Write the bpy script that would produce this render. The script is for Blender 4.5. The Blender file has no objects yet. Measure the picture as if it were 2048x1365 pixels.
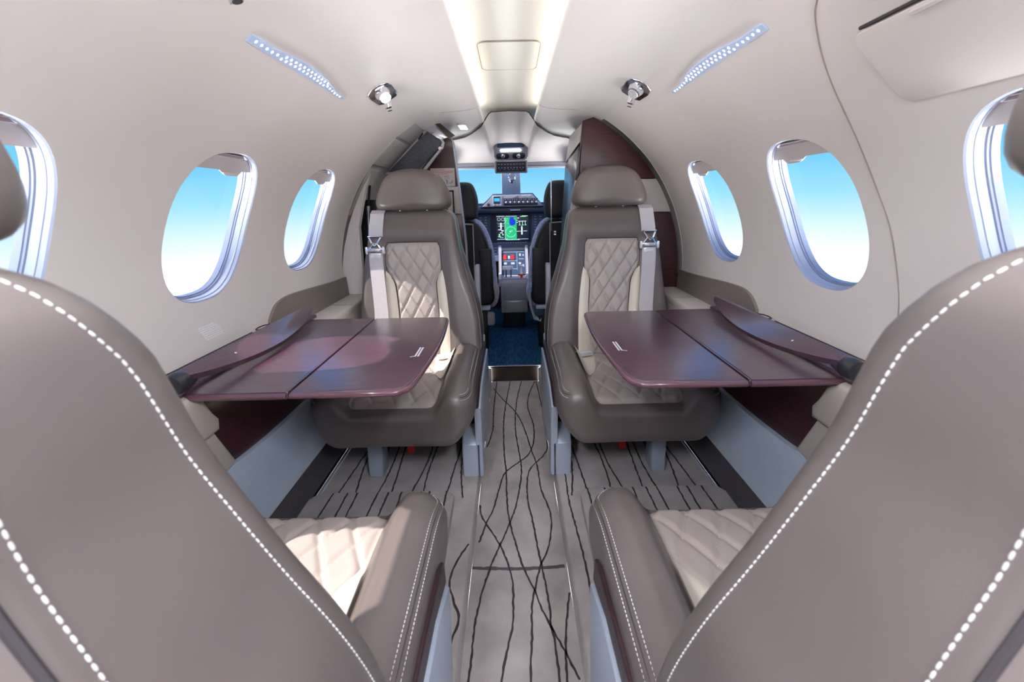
import bpy, bmesh, math, random
from math import sin, cos, pi, radians, sqrt, atan2
from mathutils import Vector, Matrix
from mathutils.geometry import delaunay_2d_cdt
random.seed(7)
SC = bpy.context.scene
COL = SC.collection
ZC = 1.116            # eye height above the aisle carpet; all heights below are written relative to the eye

# ------------------------------------------------------------------ camera
cd = bpy.data.cameras.new('camera'); cam = bpy.data.objects.new('camera', cd); COL.objects.link(cam)
cd.sensor_width = 36.0; cd.lens = 840 / 2048 * 36
cd.shift_x = -1 / 2048; cd.shift_y = -128.5 / 2048
cd.clip_start = 0.01; cd.clip_end = 500
cam.matrix_world = Matrix.Translation((0, 0, ZC)) @ Matrix.Rotation(radians(80), 4, 'X') @ Matrix.Rotation(radians(-1.25), 4, 'Z')
cd.dof.use_dof = True; cd.dof.focus_distance = 1.5; cd.dof.aperture_fstop = 6.3
SC.camera = cam

# ------------------------------------------------------------------ world, sun, exposure
w = bpy.data.worlds.new('sky'); SC.world = w; w.use_nodes = True
nt = w.node_tree; nt.nodes.clear()
tc = nt.nodes.new('ShaderNodeTexCoord'); sx = nt.nodes.new('ShaderNodeSeparateXYZ')
mr = nt.nodes.new('ShaderNodeMapRange'); mr.inputs[1].default_value = -1; mr.inputs[2].default_value = 1
cr = nt.nodes.new('ShaderNodeValToRGB'); bg = nt.nodes.new('ShaderNodeBackground'); ow = nt.nodes.new('ShaderNodeOutputWorld')
nt.links.new(tc.outputs['Generated'], sx.inputs[0]); nt.links.new(sx.outputs[2], mr.inputs[0])
nt.links.new(mr.outputs[0], cr.inputs[0]); nt.links.new(cr.outputs[0], bg.inputs[0]); nt.links.new(bg.outputs[0], ow.inputs[0])
el = cr.color_ramp.elements
el[0].position = 0.0; el[0].color = (.92, .92, .92, 1)
el[1].position = 1.0; el[1].color = (.08, .26, .66, 1)
for p_, c_ in ((.430, (.92, .92, .92, 1)), (.455, (.76, .82, .85, 1)), (.478, (.54, .75, .85, 1)), (.503, (.29, .64, .84, 1)), (.545, (.125, .49, .79, 1)), (.65, (.10, .38, .75, 1))):
    e_ = el.new(p_); e_.color = c_
# the hazy white below the horizon is far brighter than the blue above it
ms = nt.nodes.new('ShaderNodeMapRange'); ms.inputs[1].default_value = -.12; ms.inputs[2].default_value = -.45
ms.inputs[3].default_value = 1.0; ms.inputs[4].default_value = 19.0
nt.links.new(sx.outputs[2], ms.inputs[0]); nt.links.new(ms.outputs[0], bg.inputs[1])
sd = bpy.data.lights.new('sun', 'SUN'); sun = bpy.data.objects.new('sun', sd); COL.objects.link(sun)
sd.energy = 5.5; sd.angle = radians(0.6); sd.color = (1.0, .95, .88)
sun.rotation_euler = Vector((.76, .10, -1.0)).to_track_quat('-Z', 'Y').to_euler()
sun.location = (-4, -2, 6)
SC.view_settings.view_transform = 'Standard'; SC.view_settings.look = 'None'
SC.view_settings.gamma = 1.0; SC.view_settings.use_curve_mapping = False
SC.view_settings.exposure = 0.40
COVE_POWER, LED_POWER, REAR_FILL_POWER = 7.5, 14.0, 85.0

# ------------------------------------------------------------------ materials
MATS = {}
def mat(name, col, rough=.5, metal=0., noise=0., nscale=8., stretch=(1, 1, 1), bump=0., bscale=200., spec=.5, coat=0., emit=None, estr=0., col2=None, sheen=0.):
    m = bpy.data.materials.new(name); m.use_nodes = True
    n = m.node_tree; b = n.nodes['Principled BSDF']
    b.inputs['Roughness'].default_value = rough; b.inputs['Metallic'].default_value = metal
    b.inputs['Specular IOR Level'].default_value = spec; b.inputs['Coat Weight'].default_value = coat
    b.inputs['Coat Roughness'].default_value = .24 if name.startswith('wood') else .14
    if sheen: b.inputs['Sheen Weight'].default_value = sheen
    c = (*col, 1)
    tcn = n.nodes.new('ShaderNodeTexCoord'); mp = n.nodes.new('ShaderNodeMapping'); mp.inputs['Scale'].default_value = stretch
    n.links.new(tcn.outputs['Object'], mp.inputs[0])
    if noise > 0:
        t = n.nodes.new('ShaderNodeTexNoise'); t.inputs['Scale'].default_value = nscale; t.inputs['Detail'].default_value = 5
        n.links.new(mp.outputs[0], t.inputs['Vector'])
        mx = n.nodes.new('ShaderNodeMix'); mx.data_type = 'RGBA'
        d2 = col2 or tuple(max(0, v * (1 - noise)) for v in col)
        d1 = col if col2 else tuple(min(1, v * (1 + noise)) for v in col)
        mx.inputs[6].default_value = (*d1, 1); mx.inputs[7].default_value = (*d2, 1)
        rp = n.nodes.new('ShaderNodeMapRange'); rp.inputs[1].default_value = .35; rp.inputs[2].default_value = .65
        n.links.new(t.outputs[0], rp.inputs[0]); n.links.new(rp.outputs[0], mx.inputs[0]); n.links.new(mx.outputs[2], b.inputs['Base Color'])
    else:
        b.inputs['Base Color'].default_value = c
    if bump > 0:
        t2 = n.nodes.new('ShaderNodeTexNoise'); t2.inputs['Scale'].default_value = bscale; t2.inputs['Detail'].default_value = 3
        n.links.new(mp.outputs[0], t2.inputs['Vector'])
        bp = n.nodes.new('ShaderNodeBump'); bp.inputs['Strength'].default_value = bump; bp.inputs['Distance'].default_value = .002
        n.links.new(t2.outputs[0], bp.inputs['Height']); n.links.new(bp.outputs[0], b.inputs['Normal'])
    if emit:
        b.inputs['Emission Color'].default_value = (*emit, 1); b.inputs['Emission Strength'].default_value = estr
    MATS[name] = m
    return m

mat('lining', (.84, .775, .755), rough=.55, noise=.02, nscale=3, spec=.3)
mat('ceiling_panel', (.84, .785, .77), rough=.38, noise=.02, nscale=3, spec=.4)
mat('channel', (.82, .80, .76), rough=.4)
mat('joint', (.36, .29, .25), rough=.7)
mat('leather', (.156, .125, .119), rough=.36, noise=.05, nscale=7, bump=.12, bscale=420, spec=.6, coat=.12)
mat('leather_dark', (.022, .024, .034), rough=.5, noise=.05, nscale=7, bump=.12, bscale=420)
mat('quilt', (.47, .40, .37), rough=.42, noise=.04, nscale=9, bump=.1, bscale=420)
mat('cream_leather', (.80, .71, .60), rough=.42, bump=.08, bscale=420)
mat('thread', (.82, .80, .78), rough=.7)
mat('seam', (.05, .04, .045), rough=.7)
mat('wood', (.098, .038, .070), rough=.32, noise=.4, nscale=26, stretch=(.7, 12, 10), coat=1., spec=.8, col2=(.058, .022, .038), bump=.05, bscale=90)
mat('wood_side', (.085, .022, .030), rough=.30, noise=.4, nscale=26, stretch=(10, .7, 10), coat=.3, col2=(.040, .011, .016))
mat('wood_front', (.075, .020, .026), rough=.3, noise=.4, nscale=26, stretch=(.7, 4, 10), coat=.3, col2=(.042, .012, .016))
mat('wood_trim', (.035, .012, .018), rough=.4, noise=.3, nscale=30, stretch=(1, 10, 10))
mat('black_gloss', (.02, .02, .028), rough=.28, coat=.25)
mat('table_edge_highlight', (.15, .065, .09), rough=.2, coat=.6)
mat('black', (.005, .006, .010), rough=.5)
mat('silver', (.48, .54, .66), rough=.32, metal=.2, noise=.03, nscale=300)
mat('chrome', (.80, .80, .84), rough=.12, metal=1.)
mat('white_metal', (.85, .85, .88), rough=.25, metal=.3)
mat('panel_white', (.72, .82, .98), rough=.5, noise=.02, nscale=20)
mat('beige', (.66, .58, .53), rough=.5, bump=.08, bscale=300)
mat('brown_pad', (.25, .205, .185), rough=.5, bump=.1, bscale=300)
mat('webbing', (.60, .55, .57), rough=.7, noise=.06, nscale=120, stretch=(8, 1, 1))
mat('red', (.62, .015, .012), rough=.6, noise=.1, nscale=60)
mat('carpet', (.50, .44, .43), rough=.95, noise=.16, nscale=9, bump=.9, bscale=700, sheen=.3, spec=.1)
mat('carpet_dark', (.13, .115, .125), rough=.95, noise=.25, nscale=420, bump=.9, bscale=500, spec=.1)
mat('carpet_line', (.075, .058, .062), rough=.95, bump=.8, bscale=700, spec=.1)
mat('cockpit_carpet', (.014, .080, .185), rough=.9, noise=.35, nscale=60, stretch=(1, .25, 1), bump=.8, bscale=500, spec=.2)
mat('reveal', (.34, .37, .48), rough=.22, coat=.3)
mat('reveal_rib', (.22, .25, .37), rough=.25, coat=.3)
mat('shade', (.68, .61, .60), rough=.5)
mat('shade_gap', (.14, .11, .13), rough=.6)
mat('led_plate', (.46, .55, .76), rough=.4, emit=(.55, .68, 1.0), estr=.12)
mat('led', (1, 1, 1), emit=(.90, .94, 1.0), estr=LED_POWER)
mat('cove', (1, 1, .9), emit=(1.0, .95, .80), estr=COVE_POWER)
mat('lamp', (1, 1, 1), emit=(1.0, .96, .97), estr=6.)
mat('rear_fill', (1, 1, 1), emit=(.84, .91, 1.0), estr=REAR_FILL_POWER)
mat('cockpit_grey', (.30, .30, .36), rough=.5, noise=.03, nscale=40)
mat('cockpit_light', (.46, .46, .55), rough=.5)
mat('cockpit_blue', (.030, .065, .14), rough=.45)
mat('cockpit_navy', (.010, .018, .045), rough=.4)
mat('sheepskin', (.38, .45, .74), rough=.95, noise=.25, nscale=90, bump=1., bscale=260, sheen=.5)
mat('fleece', (.40, .33, .42), rough=1., noise=.45, nscale=160, bump=1., bscale=260, sheen=.5)
mat('print_white', (.85, .86, .92), rough=.5)
mat('print_dim', (.45, .55, .70), rough=.5)
mat('print_dark', (.10, .07, .09), rough=.6)
mat('print_red', (.45, .12, .12), rough=.6)
mat('paper', (.66, .60, .59), rough=.6)
mat('cabinet_cream', (.66, .60, .58), rough=.4)
mat('etched', (.97, .96, .97), rough=.4)
mat('screen', (.004, .006, .012), rough=.15, emit=(.004, .008, .02), estr=1.)
mat('scr_green', (.02, .2, .08), emit=(.01, .42, .16), estr=1.)
mat('scr_blue', (.01, .03, .3), emit=(.005, .03, .55), estr=1.)
mat('scr_sky', (.02, .3, .6), emit=(.02, .30, .75), estr=1.)
mat('scr_white', (.6, .7, .7), emit=(.55, .80, .85), estr=1.)
mat('scr_lime', (.2, .5, .2), emit=(.16, .60, .25), estr=1.)
mat('red_light', (.5, .02, .03), rough=.4, emit=(.5, .02, .04), estr=.12)
mat('post', (.42, .46, .58), rough=.4)
mat('slate', (.055, .060, .080), rough=.45, noise=.35, nscale=60, stretch=(1, 1, 6))
mat('door_grey', (.60, .58, .58), rough=.45)
mat('door_pad', (.66, .64, .64), rough=.5)
mat('dark_brown', (.045, .032, .026), rough=.3)
# window pane: thin clear acrylic, mostly see-through with a faint gloss
gm = bpy.data.materials.new('pane'); gm.use_nodes = True; g = gm.node_tree; g.nodes.clear()
ot = g.nodes.new('ShaderNodeOutputMaterial'); tr = g.nodes.new('ShaderNodeBsdfTransparent'); gl = g.nodes.new('ShaderNodeBsdfGlossy')
gl.inputs['Roughness'].default_value = .03; mxs = g.nodes.new('ShaderNodeMixShader'); mxs.inputs[0].default_value = .035
g.links.new(tr.outputs[0], mxs.inputs[1]); g.links.new(gl.outputs[0], mxs.inputs[2]); g.links.new(mxs.outputs[0], ot.inputs[0])
MATS['pane'] = gm

# ------------------------------------------------------------------ helpers
ORG = {}
def tag(o, label=None, cat=None, group=None, kind=None):
    if label: o['label'] = label
    if cat: o['category'] = cat
    if group: o['group'] = group
    if kind: o['kind'] = kind
    return o
def thing(name, label=None, cat=None, base=(0, 0, 0), group=None, kind=None, local=False, rotz=0):
    o = bpy.data.objects.new(name, None); COL.objects.link(o); o.empty_display_size = .05
    o.location = (base[0], base[1], base[2] + ZC); o.rotation_euler = (0, 0, rotz)
    ORG[o] = Vector((0, 0, 0)) if local else Vector(base)
    return tag(o, label, cat, group, kind)

class MB:
    def __init__(s): s.v = []; s.f = []
    def add(s, v, f):
        k = len(s.v); s.v += [Vector(p) for p in v]; s.f += [[i + k for i in q] for q in f]; return s
    def addbm(s, bm):
        bm.verts.index_update(); s.add([v.co.copy() for v in bm.verts], [[v.index for v in f.verts] for f in bm.faces]); bm.free(); return s
    def box(s, c, size, bev=0., seg=2, rot=None):
        bm = bmesh.new(); bmesh.ops.create_cube(bm, size=1)
        for v in bm.verts: v.co = Vector((v.co.x * size[0], v.co.y * size[1], v.co.z * size[2]))
        if bev > 0: bmesh.ops.bevel(bm, geom=bm.edges[:], offset=min(bev, min(size) * .49), segments=seg, profile=.5, affect='EDGES')
        M = Matrix.Translation(Vector(c)) @ (rot.to_4x4() if rot else Matrix.Identity(4))
        bmesh.ops.transform(bm, matrix=M, verts=bm.verts); return s.addbm(bm)
    def prism(s, poly, mp, d0, d1, bev=0., seg=2):
        bm = bmesh.new(); n = len(poly)
        a = [bm.verts.new((p[0], p[1], d0)) for p in poly]; b = [bm.verts.new((p[0], p[1], d1)) for p in poly]
        bm.faces.new(a[::-1]); bm.faces.new(b)
        for i in range(n): bm.faces.new((a[i], a[(i + 1) % n], b[(i + 1) % n], b[i]))
        if bev > 0:
            es = [e for e in bm.edges if abs(e.verts[0].co.z - e.verts[1].co.z) < 1e-9]
            bmesh.ops.bevel(bm, geom=es, offset=bev, segments=seg, profile=.5, affect='EDGES')
        for v in bm.verts: v.co = Vector(mp(v.co.x, v.co.y, v.co.z))
        bmesh.ops.recalc_face_normals(bm, faces=bm.faces[:]); return s.addbm(bm)
    def tube(s, path, r, n=8, closed=False, caps=True):
        P = [Vector(p) for p in path]; m = len(P); rs = r if isinstance(r, (list, tuple)) else [r] * m
        vs = []; up = None
        for i in range(m):
            t = (P[(i + 1) % m] - P[i - 1]) if closed else (P[min(i + 1, m - 1)] - P[max(i - 1, 0)])
            t.normalize()
            if up is None: up = t.orthogonal().normalized()
            up = (up - t * up.dot(t)).normalized(); sd_ = t.cross(up)
            for k in range(n):
                a = 2 * pi * k / n; vs.append(P[i] + (up * cos(a) + sd_ * sin(a)) * rs[i])
        fs = []
        for i in range(m if closed else m - 1):
            j = (i + 1) % m
            for k in range(n): fs.append([i * n + k, i * n + (k + 1) % n, j * n + (k + 1) % n, j * n + k])
        if caps and not closed: fs += [list(range(n))[::-1], [(m - 1) * n + k for k in range(n)]]
        return s.add(vs, fs)
    def lathe(s, prof, c, axis=(0, 0, 1), n=24):
        q = Vector((0, 0, 1)).rotation_difference(Vector(axis)); vs = []; fs = []
        for (r_, z_) in prof:
            for k in range(n):
                a = 2 * pi * k / n; vs.append(Vector(c) + q @ Vector((r_ * cos(a), r_ * sin(a), z_)))
        for i in range(len(prof) - 1):
            for k in range(n): fs.append([i * n + k, i * n + (k + 1) % n, (i + 1) * n + (k + 1) % n, (i + 1) * n + k])
        fs += [list(range(n))[::-1], [(len(prof) - 1) * n + k for k in range(n)]]
        return s.add(vs, fs)
    def grid(s, fn, nu, nv):
        vs = [fn(i / nu, j / nv) for i in range(nu + 1) for j in range(nv + 1)]
        fs = [[i * (nv + 1) + j, (i + 1) * (nv + 1) + j, (i + 1) * (nv + 1) + j + 1, i * (nv + 1) + j + 1] for i in range(nu) for j in range(nv)]
        return s.add(vs, fs)
    def build(s, name, m, parent=None, base=None, smooth=True, angle=38, kind=None, label=None, rec=True):
        o0 = ORG[parent] if parent is not None else Vector(base or (0, 0, 0))
        me = bpy.data.meshes.new(name); me.from_pydata([v - o0 for v in s.v], [], s.f); me.update()
        if rec:
            bm = bmesh.new(); bm.from_mesh(me); bmesh.ops.recalc_face_normals(bm, faces=bm.faces[:]); bm.to_mesh(me); bm.free()
        if smooth:
            me.polygons.foreach_set('use_smooth', [True] * len(me.polygons)); me.set_sharp_from_angle(angle=radians(angle))
        me.materials.append(MATS[m]); o = bpy.data.objects.new(name, me); COL.objects.link(o)
        if parent is not None: o.parent = parent; ORG[o] = o0
        else: o.location = o0 + Vector((0, 0, ZC)); ORG[o] = o0
        return tag(o, label, None, None, kind)

def lerp(a, b, t): return a + (b - a) * t
def sstep(a, b, x):
    t = max(0., min(1., (x - a) / (b - a))); return t * t * (3 - 2 * t)
def interp(tab, x):
    if x <= tab[0][0]: return tab[0][1]
    for (a, b), (c, d) in zip(tab, tab[1:]):
        if x <= c: return lerp(b, d, (x - a) / (c - a))
    return tab[-1][1]
def catmull(P, n, closed=False):
    out = []; m = len(P)
    def g(i): return P[i % m] if closed else P[max(0, min(m - 1, i))]
    for i in range(m if closed else m - 1):
        p0, p1, p2, p3 = (Vector(g(i + k)) for k in (-1, 0, 1, 2))
        for k in range(n):
            t = k / n
            out.append(.5 * ((2 * p1) + (p2 - p0) * t + (2 * p0 - 5 * p1 + 4 * p2 - p3) * t * t + (3 * p1 - p0 - 3 * p2 + p3) * t ** 3))
    if not closed: out.append(Vector(P[-1]))
    return out
def resample(P, step, closed=False):
    P = [Vector(p) for p in P]
    if closed: P = P + [P[0]]
    out = [P[0].copy()]; acc = 0.
    for a, b in zip(P, P[1:]):
        L = (b - a).length; d = step - acc
        while d <= L and L > 0: out.append(a.lerp(b, d / L)); d += step
        acc = (acc + L) % step if L > 0 else acc
    return out
def rrect(x0, y0, x1, y1, r, n=5):
    out = []
    for cx, cy, a0 in ((x1 - r, y0 + r, -90), (x1 - r, y1 - r, 0), (x0 + r, y1 - r, 90), (x0 + r, y0 + r, 180)):
        for k in range(n + 1):
            a = radians(a0 + 90 * k / n); out.append((cx + r * cos(a), cy + r * sin(a)))
    return out
def inside(p, poly):
    x, y = p; c = False; j = len(poly) - 1
    for i in range(len(poly)):
        xi, yi = poly[i]; xj, yj = poly[j]
        if (yi > y) != (yj > y) and x < (xj - xi) * (y - yi) / (yj - yi) + xi: c = not c
        j = i
    return c
def dist2poly(p, poly):
    best = 1e9; x, y = p
    for i in range(len(poly)):
        ax, ay = poly[i - 1]; bx, by = poly[i]; dx, dy = bx - ax, by - ay; L = dx * dx + dy * dy
        t = max(0, min(1, ((x - ax) * dx + (y - ay) * dy) / L)) if L > 0 else 0
        d = (x - ax - t * dx) ** 2 + (y - ay - t * dy) ** 2
        if d < best: best = d
    return sqrt(best)
def sheet(outer, holes, sp, mp):
    """A triangulated sheet with holes, laid out in 2D and mapped to 3D."""
    rect = len(outer) == 4
    if rect: outer = [tuple(Vector(a).lerp(Vector(b), k / 50)) for a, b in zip(outer, outer[1:] + outer[:1]) for k in range(50)]
    loops = [[tuple(p) for p in outer]] + [[tuple(p) for p in h] for h in holes]
    pts = []; edges = []
    for L in loops:
        k = len(pts); pts += L; edges += [(k + i, k + (i + 1) % len(L)) for i in range(len(L))]
    xs = [p[0] for p in outer]; ys = [p[1] for p in outer]
    bbs = [(min(p[0] for p in h) - sp, max(p[0] for p in h) + sp, min(p[1] for p in h) - sp, max(p[1] for p in h) + sp) for h in loops[1:]]
    nx = int((max(xs) - min(xs)) / sp); ny = int((max(ys) - min(ys)) / sp)
    for i in range(1, nx + 1):
        for j in range(1, ny + 1):
            p = (min(xs) + i * sp, min(ys) + j * sp)
            if rect:
                if p[0] > max(xs) - sp * .6 or p[1] > max(ys) - sp * .6: continue
            elif not inside(p, loops[0]) or dist2poly(p, loops[0]) < sp * .45: continue
            bad = False
            for h, b in zip(loops[1:], bbs):
                if b[0] < p[0] < b[1] and b[2] < p[1] < b[3] and (inside(p, h) or dist2poly(p, h) < sp * .45): bad = True; break
            if not bad: pts.append(p)
    v, e, f, *_ = delaunay_2d_cdt([Vector(p) for p in pts], edges, [], 0, 1e-6)
    F = []
    for t in f:
        c = (sum(v[i][0] for i in t) / 3, sum(v[i][1] for i in t) / 3)
        if inside(c, loops[0]) and not any(inside(c, h) for h in loops[1:]): F.append(list(t))
    return MB().add([mp(p[0], p[1]) for p in v], F)
def rnd(d, r):
    t = max(0., min(1., d / r)); return r * (1 - sqrt(max(0, 1 - (1 - t) ** 2)))
def pillow(outline, top, bot, rt, rb, mp, rings=26, center=(0, 0), power=1.9, side=3):
    """An upholstered body: outline in (u,v), thickness along w, rounded rims."""
    N = len(outline); c = Vector(center); vs = []; fs = []
    def ring(s_, up):
        for p in outline:
            r_ = Vector(p) - c; q = c + r_ * s_; d = r_.length * (1 - s_)
            vs.append(mp(q[0], q[1], top(q[0], q[1]) - rnd(d, rt) if up else bot(q[0], q[1]) + rnd(d, rb)))
    ss = [1 - (1 - k / rings) ** power for k in range(1, rings + 1)]
    vs.append(mp(c[0], c[1], top(*c)))
    for s_ in ss: ring(s_, True)
    for k in range(1, side):
        for p in outline:
            vs.append(mp(p[0], p[1], lerp(top(*p) - rt, bot(*p) + rb, k / side)))
    for s_ in ss[::-1]: ring(s_, False)
    vs.append(mp(c[0], c[1], bot(*c)))
    R = rings * 2 + side - 1
    for k in range(N): fs.append([0, 1 + k, 1 + (k + 1) % N])
    for i in range(R - 1):
        for k in range(N):
            a = 1 + i * N; b = a + N; fs.append([a + k, b + k, b + (k + 1) % N, a + (k + 1) % N])
    L = 1 + R * N
    for k in range(N): fs.append([L, L - N + (k + 1) % N, L - N + k])
    return MB().add(vs, fs)
def stitches(path, pitch=.0068, length=.0046, r=.0008, out=None):
    """Saddle stitches: short threads laid end to end along a path."""
    P = resample(path, pitch); m = MB()
    for a, b in zip(P, P[1:]):
        t = (b - a)
        if t.length < 1e-6: continue
        t.normalize(); c = (a + b) / 2; s1 = t.orthogonal().normalized(); s2 = t.cross(s1)
        h = length / 2; vs = []
        for f_, k_ in ((-h, .6), (-h * .5, 1), (h * .5, 1), (h, .6)):
            for q in range(4):
                an = pi / 2 * q; vs.append(c + t * f_ + (s1 * cos(an) + s2 * sin(an)) * r * k_)
        fs = [[i * 4 + q, i * 4 + (q + 1) % 4, i * 4 + 4 + (q + 1) % 4, i * 4 + 4 + q] for i in range(3) for q in range(4)]
        fs += [[3, 2, 1, 0], [12, 13, 14, 15]]
        m.add(vs, fs)
    return m
def ribbon(pts, wd, mp, jag=0.):
    P = resample(catmull([Vector(p) for p in pts], 6), .012); vs = []; fs = []
    for i, p in enumerate(P):
        t = (P[min(i + 1, len(P) - 1)] - P[max(i - 1, 0)]).normalized(); n_ = Vector((-t[1], t[0]))
        o_ = n_ * random.uniform(-jag, jag); w_ = wd * random.uniform(.75, 1.25)
        vs += [mp(*(p + o_ + n_ * w_ / 2)), mp(*(p + o_ - n_ * w_ / 2))]
    for i in range(len(P) - 1): fs.append([2 * i, 2 * i + 1, 2 * i + 3, 2 * i + 2])
    return MB().add(vs, fs)
def text(name, body, size, loc, rot, m, parent=None, ext=.0003, align='CENTER'):
    c = bpy.data.curves.new(name, 'FONT'); c.body = body; c.size = size; c.extrude = ext; c.align_x = align; c.align_y = 'CENTER'
    c.materials.append(MATS[m]); o = bpy.data.objects.new(name, c); COL.objects.link(o)
    if parent is not None: o.parent = parent; o.location = Vector(loc) - ORG[parent]
    else: o.location = Vector(loc) + Vector((0, 0, ZC))
    o.rotation_euler = rot
    bpy.context.view_layer.update()
    me = bpy.data.meshes.new_from_object(o.evaluated_get(bpy.context.evaluated_depsgraph_get())); me.name = name
    r = bpy.data.objects.new(name, me); COL.objects.link(r); r.parent = o.parent; r.location = o.location; r.rotation_euler = o.rotation_euler
    if not me.materials: me.materials.append(MATS[m])
    bpy.data.objects.remove(o); return r

# ------------------------------------------------------------------ cabin shell
R0, ZCIR = .82, -.33
def wallpt(s, y, th, r=R0): return Vector((s * r * cos(th), y, ZCIR + r * sin(th)))
TH0, TH1 = radians(-5), radians(58.4)
WIN_T = radians(20.55); WIN_H = .2015; WIN_W = .149
def win_outline(yc, k=1., n=72):
    out = []
    for i in range(n):
        a = 2 * pi * i / n; e = 2 / 2.55
        cx, sy = cos(a), sin(a)
        out.append((yc + k * WIN_W * math.copysign(abs(cx) ** e, cx), R0 * WIN_T + k * WIN_H * math.copysign(abs(sy) ** e, sy)))
    return out
WINS = {-1: (.555, 1.086, 1.606, .035), 1: (.555, 1.068, 1.585, .035)}
YR, YF = -.75, 2.0
for s, nm in ((-1, 'wall_left'), (1, 'wall_right')):
    holes = [win_outline(y) for y in WINS[s]]
    mp = lambda y, q, s=s: wallpt(s, y, q / R0)
    mb = sheet([(YR, R0 * TH0), (YF, R0 * TH0), (YF, R0 * TH1), (YR, R0 * TH1)], holes, .028, mp)
    wl = mb.build(nm, 'lining', kind='structure', base=(0, 0, 0))
    wl['label'] = 'cream curved cabin lining on the %s with oval window holes' % ('left' if s < 0 else 'right')
    # forward rim of the lining at the entry arch
    rim = MB().grid(lambda u, v, s=s: wallpt(s, YF + .001, lerp(TH0, TH1, u), R0 + .10 * v), 40, 1).build('arch_rim', 'lining', wl)
    MB().tube([wallpt(s, YF - .002, lerp(TH0, TH1, i / 48), R0 + .003) for i in range(49)], .0045, 8).build('arch_edge', 'lining', wl)
# window units
WN = 0
for s in (-1, 1):
    for yc in WINS[s]:
        WN += 1
        th = WIN_T; root = thing('window_%d' % (WN if WN < 7 else WN + 1), None, None, wallpt(s, yc, WIN_T), kind='structure')
        rings = [(0, 1.0), (.003, .984), (.012, .978), (.013, .968), (.016, .968), (.017, .974), (.029, .968), (.030, .950), (.034, .950), (.035, .936), (.048, .930)]
        N = 72; vs = []; fs = []
        for dr, k in rings:
            for (y, q) in win_outline(yc, k, N): vs.append(wallpt(s, y, q / R0, R0 + dr))
        for i in range(len(rings) - 1):
            for k in range(N): fs.append([i * N + k, i * N + (k + 1) % N, (i + 1) * N + (k + 1) % N, (i + 1) * N + k])
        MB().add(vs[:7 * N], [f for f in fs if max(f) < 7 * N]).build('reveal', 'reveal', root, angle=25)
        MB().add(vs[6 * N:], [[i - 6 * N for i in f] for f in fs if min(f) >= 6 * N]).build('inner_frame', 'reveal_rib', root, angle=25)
        sheet([(y, q) for (y, q) in win_outline(yc, .937)], [], .05, lambda y, q: wallpt(s, y, q / R0, R0 + .044)).build('pane', 'pane', root)
        # pull-down shade near the top with its moulded grip, dark slot above
        top = R0 * math.asin((.116 - ZCIR) / R0); bt = R0 * math.asin((.088 - ZCIR) / R0)
        def cut(lo, hi, k):
            P = win_outline(yc, k, 120); return [(y, q) for (y, q) in P if lo <= q <= hi]
        prof = win_outline(yc, .972, 240)
        def yspan(q):
            c = [y for (y, qq) in prof if abs(qq - q) < .004]
            return (min(c), max(c)) if c else (yc - .05, yc + .05)
        low = []
        y0, y1 = yspan(bt)
        for i in range(25):
            y = lerp(y0, y1, i / 24); g_ = sstep(.42, .60, i / 24) * (1 - sstep(.78, .84, i / 24)) if yc > .8 else 0
            low.append((y, bt - .014 * g_))
        up = []
        for i in range(10):
            q = lerp(bt + .002, top, (i + 1) / 10); up.append((yspan(q)[1], q))
        upl = []
        for i in range(10):
            q = lerp(top, bt + .002, i / 9); upl.append((yspan(q)[0], q))
        poly = low + up + upl
        md = MB(); md.prism([(a, b) for a, b in poly], lambda y, q, d: wallpt(s, y, q / R0, R0 + d), .018, .021)
        sh = md.build('shade', 'shade', root)
        if yc > .8:
            gy = lerp(y0, y1, .62)
            MB().box(wallpt(s, gy, (bt - .007) / R0, R0 + .0175), (.004, .045, .003), .0012, rot=Matrix.Rotation(s * -WIN_T, 3, 'Y')).build('shade_grip', 'shade', sh)
        P = win_outline(yc, .974, 120); cap = [(y, q) for (y, q) in P if q > top - .012]
        if len(cap) > 4:
            sheet(cap, [], .03, lambda y, q: wallpt(s, y, q / R0, R0 + .0275)).build('shade_slot', 'shade_gap', root)
            for qq in (top + .006,):
                a_, b_ = yspan(qq); MB().tube([wallpt(s, lerp(a_, b_, i / 8), qq / R0, R0 + .0255) for i in range(9)], .0018, 6).build('shade_rail', 'joint', root)

for s in (-1, 1):
    o_ = bpy.data.objects['wall_left' if s < 0 else 'wall_right']
    MB().grid(lambda u, v, s=s: Vector((s * lerp(.423, .475, u), lerp(1.96, 2.80, v), lerp(.374, .44, u))), 2, 2).build('arch_closer', 'lining', o_)
    if s > 0: MB().grid(lambda u, v: wallpt(1, lerp(1.95, 2.80, v), lerp(radians(-62), radians(66), u), .86), 40, 4).build('outer_skin', 'lining', o_)
    else: MB().grid(lambda u, v: wallpt(-1, lerp(2.44, 2.80, v), lerp(radians(-62), radians(66), u), .86), 40, 4).build('outer_skin', 'lining', o_)
# ceiling: bullnose panels either side of a recessed light channel
half = [(R0 * cos(TH1), ZCIR + R0 * sin(TH1))]
ctl = [(.4297, .3684), (.395, .385), (.35, .3955), (.30, .3965), (.25, .3915), (.205, .3865), (.165, .3845), (.14, .386), (.126, .391), (.1205, .399), (.124, .408), (.135, .412)]
pr = catmull(ctl, 6)
YC = 2.78
ce = MB()
for s in (-1, 1):
    ce.grid(lambda u, v, s=s: Vector((s * pr[int(round(u * (len(pr) - 1)))][0], lerp(YR, YC, v), pr[int(round(u * (len(pr) - 1)))][1])), len(pr) - 1, 30)
ceiling = ce.build('ceiling', 'ceiling_panel', kind='structure'); ceiling['label'] = 'smooth rounded ceiling panels beside the central light channel'
chp = [(-.150, .412), (-.165, .43), (-.15, .452), (-.10, .457), (0, .458), (.10, .457), (.15, .452), (.165, .43), (.150, .412)]
chp = catmull(chp, 4)
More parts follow.
